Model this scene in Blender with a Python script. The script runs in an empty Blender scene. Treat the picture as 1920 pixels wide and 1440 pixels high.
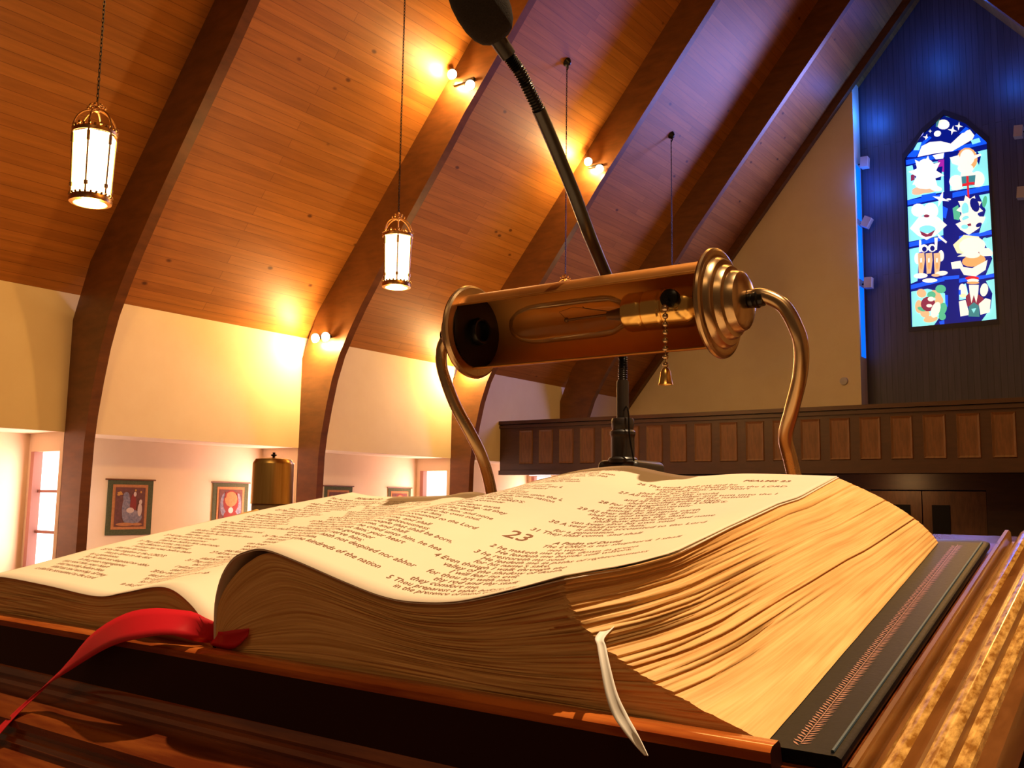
import bpy, bmesh, math, random, json
from mathutils import Vector, Matrix, noise
random.seed(7)
C = bpy.data.collections.new('church'); SC = bpy.context.scene; SC.collection.children.link(C)
H = 1.9                                     # eye height above the nave floor
EYE = Vector((0, 0, H))
# ------------------------------------------------------------------ camera
F, YAW, PITCH, ROLL = 1778.0, 0.630168, 0.121654, 0.0142453
fw = Vector((-math.sin(YAW)*math.cos(PITCH), math.cos(YAW)*math.cos(PITCH), math.sin(PITCH)))
rt = Vector((math.cos(YAW), math.sin(YAW), 0)); up = rt.cross(fw)
rt2 = rt*math.cos(ROLL)+up*math.sin(ROLL); up2 = -rt*math.sin(ROLL)+up*math.cos(ROLL)
cam = bpy.data.cameras.new('camera'); co = bpy.data.objects.new('camera', cam); C.objects.link(co)
M = Matrix((rt2, up2, -fw)).transposed().to_4x4(); M.translation = EYE; co.matrix_world = M
cam.sensor_width = 36; cam.lens = F/1920*36; cam.clip_start = .02; cam.clip_end = 200
cam.dof.use_dof = False
SC.camera = co
# ------------------------------------------------------------------ world, exposure, lights
w = bpy.data.worlds.new('world'); SC.world = w; w.use_nodes = True
bg = w.node_tree.nodes['Background']; bg.inputs[0].default_value = (1.0, .50, .22, 1); bg.inputs[1].default_value = .10
SC.view_settings.view_transform = 'Standard'; SC.view_settings.look = 'None'
SC.view_settings.exposure = 0.0; SC.view_settings.gamma = 1.0
SC.view_settings.use_curve_mapping = False
try:
    SC.cycles.use_denoising = True; SC.cycles.max_bounces = 6; SC.cycles.sample_clamp_indirect = 4.0
    SC.cycles.caustics_reflective = False; SC.cycles.caustics_refractive = False
except Exception: pass
def light(name, kind, loc, power, col, aim=None, **kw):
    l = bpy.data.lights.new(name, kind); l.energy = power; l.color = col
    for k, v in kw.items(): setattr(l, k, v)
    o = bpy.data.objects.new(name, l); C.objects.link(o); o.location = Vector(loc)+Vector((0, 0, H))
    if aim is not None:
        d = Vector(aim)-Vector(loc); o.rotation_euler = d.to_track_quat('-Z', 'Y').to_euler()
    return o
KEY = Vector((.9, .80, 4.3))                # ceiling downlight over the lectern
light('lectern_downlight_beam', 'SPOT', KEY+Vector((-.01, 0, -.1)), 1080, (1, .70, .40), aim=(-.25, .55, 0), spot_size=math.radians(26), spot_blend=.5, shadow_soft_size=.035)
light('chancel_fill_light', 'AREA', (1.8, -4.5, 6), 90, (1, .62, .28), aim=(-3, 9, 3), shape='RECTANGLE', size=4, size_y=2)  # added warm fill behind the camera, not a known fixture
light('nave_fill_light', 'AREA', (-4.4, 8, 9.5), 700, (1, .50, .12), aim=(-9, 8, 0), shape='RECTANGLE', size=1.5, size_y=9)  # added warm fill below the ridge to brighten walls and boards
light('gallery_window_glow', 'AREA', (-4.6, 23.7, 6.8), 300, (.34, .33, 1.0), aim=(-8.0, 17.5, 7.0), spread=math.radians(115), shape='RECTANGLE', size=1.8, size_y=4.6)
for y, e in ((4.95, 60), (9.43, 50), (13.72, 20)):   # added warm fill points right of the frame, mirroring the lantern row
    light('lantern_and_fill_glow', 'POINT', (-.3, y, 2.7), e, (1, .50, .12), shadow_soft_size=.15)
COLS = (2.85, 7.11, 11.41, 15.64, 19.88)    # arches along the nave
for k, y in enumerate(COLS):
    light('side_window_daylight', 'AREA', (-13.42, y-.06, -.25), 48, (1, .52, .45), aim=(-13.42, y-3, -.25), shape='RECTANGLE', size=.6, size_y=1.6)
# ------------------------------------------------------------------ helpers
def S(c): return tuple(((x/255+.055)/1.055)**2.4 if x/255 > .04045 else x/255/12.92 for x in c)
def tag(o, label=None, cat=None, group=None, kind=None):
    if label: o['label'] = label
    if cat: o['category'] = cat
    if group: o['group'] = group
    if kind: o['kind'] = kind
    return o
def thing(name, label, cat, loc=(0, 0, 0), group=None, rotz=0):
    o = bpy.data.objects.new(name, None); C.objects.link(o); o.empty_display_size = .05
    o.location = Vector(loc)+Vector((0, 0, H)); o.rotation_euler = (0, 0, rotz)
    return tag(o, label, cat, group)
def mesh(name, vs, fs, mats, parent=None, uvs=None, smooth=False, kind=None, mi=None):
    """vs are eye-relative world coordinates; children are stored relative to their thing."""
    me = bpy.data.meshes.new(name)
    off = Vector((0, 0, H))
    if parent is not None:
        p = parent; root = Vector((0, 0, 0))
        while p is not None: root += p.location; p = p.parent
        off = off-root
    me.from_pydata([tuple(Vector(v)+off) for v in vs], [], fs)
    if not isinstance(mats, (list, tuple)): mats = [mats]
    for m in mats: me.materials.append(m)
    if mi: me.polygons.foreach_set('material_index', mi)
    if uvs:
        l = me.uv_layers.new(name='UVMap')
        for p in me.polygons:
            for li, vi in zip(p.loop_indices, p.vertices): l.data[li].uv = uvs[vi]
    if smooth: me.polygons.foreach_set('use_smooth', [True]*len(me.polygons))
    me.update()
    o = bpy.data.objects.new(name, me); C.objects.link(o)
    if parent is not None: o.parent = parent
    if kind: o['kind'] = kind
    return o
def fixn(o):
    b = bmesh.new(); b.from_mesh(o.data); bmesh.ops.recalc_face_normals(b, faces=b.faces); b.to_mesh(o.data); b.free(); return o
def autos(o, ang=35):
    for e in o.data.edges: pass
    b = bmesh.new(); b.from_mesh(o.data)
    for f in b.faces: f.smooth = True
    for e in b.edges:
        if len(e.link_faces) == 2 and e.calc_face_angle(0) > math.radians(ang): e.smooth = False
    b.to_mesh(o.data); b.free(); return o
class MB:
    def __init__(s): s.v = []; s.f = []; s.m = []; s.cur = 0
    def add(s, vs, fs):
        n = len(s.v); s.v += [Vector(v) for v in vs]; s.f += [tuple(n+i for i in f) for f in fs]; s.m += [s.cur]*len(fs); return s
    def box(s, a, b, R=None):
        a = Vector(a); b = Vector(b)
        vs = [Vector((x, y, z)) for x in (a.x, b.x) for y in (a.y, b.y) for z in (a.z, b.z)]
        if R: vs = [R(v) for v in vs]
        return s.add(vs, [(0, 1, 3, 2), (4, 6, 7, 5), (0, 4, 5, 1), (2, 3, 7, 6), (0, 2, 6, 4), (1, 5, 7, 3)])
    def tube(s, pts, r, n=12, caps=True):
        pts = [Vector(p) for p in pts]; rs = r if isinstance(r, (list, tuple)) else [r]*len(pts)
        t0 = (pts[1]-pts[0]).normalized(); a = t0.orthogonal().normalized(); rings = []
        for i, p in enumerate(pts):
            t = (pts[min(i+1, len(pts)-1)]-pts[max(i-1, 0)]).normalized()
            a = (a-t*a.dot(t)).normalized(); b = t.cross(a)
            rings.append([p+(a*math.cos(k*2*math.pi/n)+b*math.sin(k*2*math.pi/n))*rs[i] for k in range(n)])
        vs = [v for q in rings for v in q]; fs = []
        for i in range(len(pts)-1):
            for k in range(n): fs.append((i*n+k, i*n+(k+1) % n, (i+1)*n+(k+1) % n, (i+1)*n+k))
        if caps: fs += [tuple(range(n))[::-1], tuple((len(pts)-1)*n+k for k in range(n))]
        return s.add(vs, fs)
    def lathe(s, prof, o, ax=(0, 0, 1), n=24, a0=0, a1=2*math.pi, ref=None, close=True):
        """prof: (radius, distance along ax)"""
        o = Vector(o); ax = Vector(ax).normalized(); a = Vector(ref) if ref else ax.orthogonal().normalized(); b = ax.cross(a)
        full = abs(a1-a0-2*math.pi) < 1e-6; m = n if full else n+1; vs = []; fs = []
        for r, h in prof:
            for k in range(m):
                t = a0+(a1-a0)*k/n; vs.append(o+ax*h+(a*math.cos(t)+b*math.sin(t))*max(r, 1e-5))
        for i in range(len(prof)-1):
            for k in range(n if full else n):
                fs.append((i*m+k, i*m+(k+1) % m, (i+1)*m+(k+1) % m, (i+1)*m+k))
        return s.add(vs, fs)
    def ball(s, c, r, n=10, sx=(1, 1, 1)):
        prof = [(math.sin(math.pi*i/n), -math.cos(math.pi*i/n)) for i in range(n+1)]
        c = Vector(c); k0 = len(s.v); s.lathe([(p*r, h*r) for p, h in prof], (0, 0, 0), n=n+4)
        for i in range(k0, len(s.v)): s.v[i] = c+Vector((s.v[i].x*sx[0], s.v[i].y*sx[1], s.v[i].z*sx[2]))
        return s
    def prism(s, prof, f, a, b):
        """closed profile polygon (p,q) pushed along t from a to b; f(p,q,t)->point"""
        n = len(prof); vs = [f(p, q, a) for p, q in prof]+[f(p, q, b) for p, q in prof]
        return s.add(vs, [tuple(range(n)), tuple(range(2*n-1, n-1, -1))]+[(i, i+n, (i+1) % n+n, (i+1) % n) for i in range(n)])
    def build(s, name, mats, parent=None, smooth=True, ang=35, kind=None, fix=True, uvs=None):
        o = mesh(name, s.v, s.f, mats, parent, kind=kind, mi=s.m, uvs=uvs)
        if fix: fixn(o)
        if smooth: autos(o, ang)
        return o
# ------------------------------------------------------------------ materials
def mat(name, col, rough=.6, metal=0, emis=None, es=0, spec=None, coat=0):
    m = bpy.data.materials.new(name); m.use_nodes = True; b = m.node_tree.nodes['Principled BSDF']
    b.inputs['Base Color'].default_value = (*col, 1); b.inputs['Roughness'].default_value = rough; b.inputs['Metallic'].default_value = metal
    if emis: b.inputs['Emission Color'].default_value = (*emis, 1); b.inputs['Emission Strength'].default_value = es
    if spec is not None: b.inputs['Specular IOR Level'].default_value = spec
    if coat: b.inputs['Coat Weight'].default_value = coat; b.inputs['Coat Roughness'].default_value = .12
    return m
def N(m, t, **kw):
    n = m.node_tree.nodes.new(t)
    for k, v in kw.items():
        if k in n.inputs: n.inputs[k].default_value = v
        else: setattr(n, k, v)
    return n
def Lk(m, a, ao, b, bi): m.node_tree.links.new(a.outputs[ao], b.inputs[bi])
def ramp(m, stops):
    r = N(m, 'ShaderNodeValToRGB'); e = r.color_ramp.elements
    while len(e) < len(stops): e.new(.5)
    for x, (p, c) in zip(e, stops): x.position = p; x.color = (*c, 1)
    return r
def noisy(name, c1, c2, scale=(1, 1, 1), ns=5, detail=6, rough=.6, metal=0, bump=0, bs=None, coat=0, spec=None, co='Object', lo=.3, hi=.7, rr=None):
    m = mat(name, c1, rough, metal, coat=coat, spec=spec); b = m.node_tree.nodes['Principled BSDF']
    tc = N(m, 'ShaderNodeTexCoord'); mp = N(m, 'ShaderNodeMapping'); mp.inputs['Scale'].default_value = scale
    nz = N(m, 'ShaderNodeTexNoise', Scale=ns, Detail=detail, Roughness=.6); r = ramp(m, [(lo, c1), (hi, c2)])
    Lk(m, tc, co, mp, 0); Lk(m, mp, 0, nz, 0); Lk(m, nz, 0, r, 0); Lk(m, r, 0, b, 'Base Color')
    if rr:
        q = N(m, 'ShaderNodeMapRange'); q.inputs['To Min'].default_value = rr[0]; q.inputs['To Max'].default_value = rr[1]
        Lk(m, nz, 0, q, 0); Lk(m, q, 0, b, 'Roughness')
    if bump:
        bp = N(m, 'ShaderNodeBump', Strength=bump, Distance=bs or .01); Lk(m, nz, 0, bp, 'Height'); Lk(m, bp, 0, b, 'Normal')
    return m
def planks(name, c1, c2, c3, bw, rh, mort=.006, rough=.5, knots=True):
    m = mat(name, c1, rough); b = m.node_tree.nodes['Principled BSDF']
    tc = N(m, 'ShaderNodeTexCoord'); br = N(m, 'ShaderNodeTexBrick', Scale=1.0)
    br.inputs['Color1'].default_value = (*c1, 1); br.inputs['Color2'].default_value = (*c2, 1); br.inputs['Mortar'].default_value = (*c3, 1)
    br.inputs['Mortar Size'].default_value = mort; br.inputs['Mortar Smooth'].default_value = .3; br.inputs['Brick Width'].default_value = bw; br.inputs['Row Height'].default_value = rh
    br.offset = .37; br.offset_frequency = 2
    mp = N(m, 'ShaderNodeMapping'); mp.inputs['Scale'].default_value = (.9, 14, 1)
    nz = N(m, 'ShaderNodeTexNoise', Scale=1.3, Detail=5, Distortion=.5); r = ramp(m, [(.3, (.74, .72, .70)), (.72, (1.12, 1.08, 1.04))])
    Lk(m, tc, 'UV', br, 0); Lk(m, tc, 'UV', mp, 0); Lk(m, mp, 0, nz, 0); Lk(m, nz, 0, r, 0)
    mx = N(m, 'ShaderNodeMix', data_type='RGBA', blend_type='MULTIPLY'); mx.inputs[0].default_value = .75
    Lk(m, br, 0, mx, 6); Lk(m, r, 0, mx, 7); out = mx
    if knots:
        vo = N(m, 'ShaderNodeTexVoronoi', Scale=1.9); vm = N(m, 'ShaderNodeMapping'); vm.inputs['Scale'].default_value = (.75, 1.25, 1)
        kr = ramp(m, [(.045, (.22, .14, .09)), (.095, (1, 1, 1))]); Lk(m, tc, 'UV', vm, 0); Lk(m, vm, 0, vo, 0); Lk(m, vo, 'Distance', kr, 0)
        m2 = N(m, 'ShaderNodeMix', data_type='RGBA', blend_type='MULTIPLY'); m2.inputs[0].default_value = .9
        Lk(m, mx, 2, m2, 6); Lk(m, kr, 0, m2, 7); out = m2
    Lk(m, out, 2, b, 'Base Color')
    return m
M_CEIL = planks('ceiling_boards', (.48, .185, .034), (.37, .132, .022), (.19, .062, .012), 4.6, .15, mort=.0035)
M_PLASTER = noisy('plaster', (.84, .70, .48), (.88, .75, .53), ns=2.0, rough=.85, bump=.08, bs=.01)
M_BEAM = noisy('arch_timber', (.105, .038, .010), (.18, .064, .016), scale=(1.2, 1, 4), ns=2.2, rough=.42, bump=.05)
M_DARKWALL = planks('dark_boards', (.090, .085, .12), (.070, .066, .095), (.035, .030, .040), 9, .14, rough=.55, knots=False)
M_GALLERY = noisy('gallery_oak', (.040, .014, .006), (.062, .022, .009), scale=(1, 1, 5), ns=3, rough=.45)
M_PANEL = noisy('gallery_panel_oak', (.10, .042, .014), (.165, .068, .024), scale=(5, 5, 1), ns=4, rough=.5, lo=.35, hi=.65)
M_FLOOR = noisy('carpet', (.10, .03, .02), (.13, .04, .03), ns=60, rough=.95)
M_MAUVE = mat('window_frame_paint', (.42, .20, .17), .6)
M_DAY = mat('bright_daylight_glass', (1, .9, .85), .3, emis=(1, .80, .72), es=3.5)
M_DESK = noisy('desk_wood', (.115, .020, .006), (.27, .070, .014), scale=(2.5, 30, 30), ns=3.2, rough=.2, coat=1, bump=.04, bs=.002, lo=.38, hi=.66)
M_DESKSIDE = noisy('desk_moulding_wood', (.12, .040, .008), (.22, .080, .014), scale=(30, 2.5, 30), ns=3.5, rough=.24, coat=.4, bump=.05, bs=.001, rr=(.15, .5))
M_CRESTLIT = noisy('highlit_crest_wood', (.30, .125, .02), (.85, .52, .15), scale=(70, 22, 70), ns=4, rough=.18, coat=.8, bump=.12, bs=.001, lo=.38, hi=.64)  # paler crest wood: the moulding's glossy highlights put into the colour
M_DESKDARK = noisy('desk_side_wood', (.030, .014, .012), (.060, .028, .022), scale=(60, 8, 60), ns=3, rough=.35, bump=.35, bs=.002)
M_SILL = noisy('ledge_top_wood', (.30, .060, .012), (.58, .16, .028), scale=(3, 40, 40), ns=3.0, rough=.16, coat=.5, lo=.4, hi=.62)
M_BRASS = noisy('antique_brass', (.40, .27, .14), (.58, .42, .24), ns=14, rough=.27, metal=1, rr=(.18, .36))
M_BRASSB = noisy('bright_brass', (.72, .44, .12), (.86, .56, .18), ns=10, rough=.2, metal=1, rr=(.12, .26))
M_BRASSC = noisy('brushed_brass', (.80, .50, .14), (.95, .64, .22), scale=(40, 40, 1), ns=6, rough=.32, metal=1, rr=(.24, .40))
M_COPPER = noisy('shade_brass', (.40, .165, .035), (.50, .22, .05), ns=18, rough=.45, metal=1, rr=(.36, .5))
M_DARKMET = mat('black_metal', (.012, .011, .010), .28, .6)
M_SATIN = mat('black_satin', (.02, .018, .016), .38, 0, spec=.7)
M_FOAM = noisy('black_foam', (.012, .009, .006), (.026, .018, .012), ns=900, rough=1, bump=.8, bs=.002)
M_RED = mat('red_satin', (.62, .012, .022), .38)
M_CREAM = mat('cream_satin', (.97, .93, .85), .5)
M_INK = mat('brown_ink', (.25, .105, .055), .8)
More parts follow.
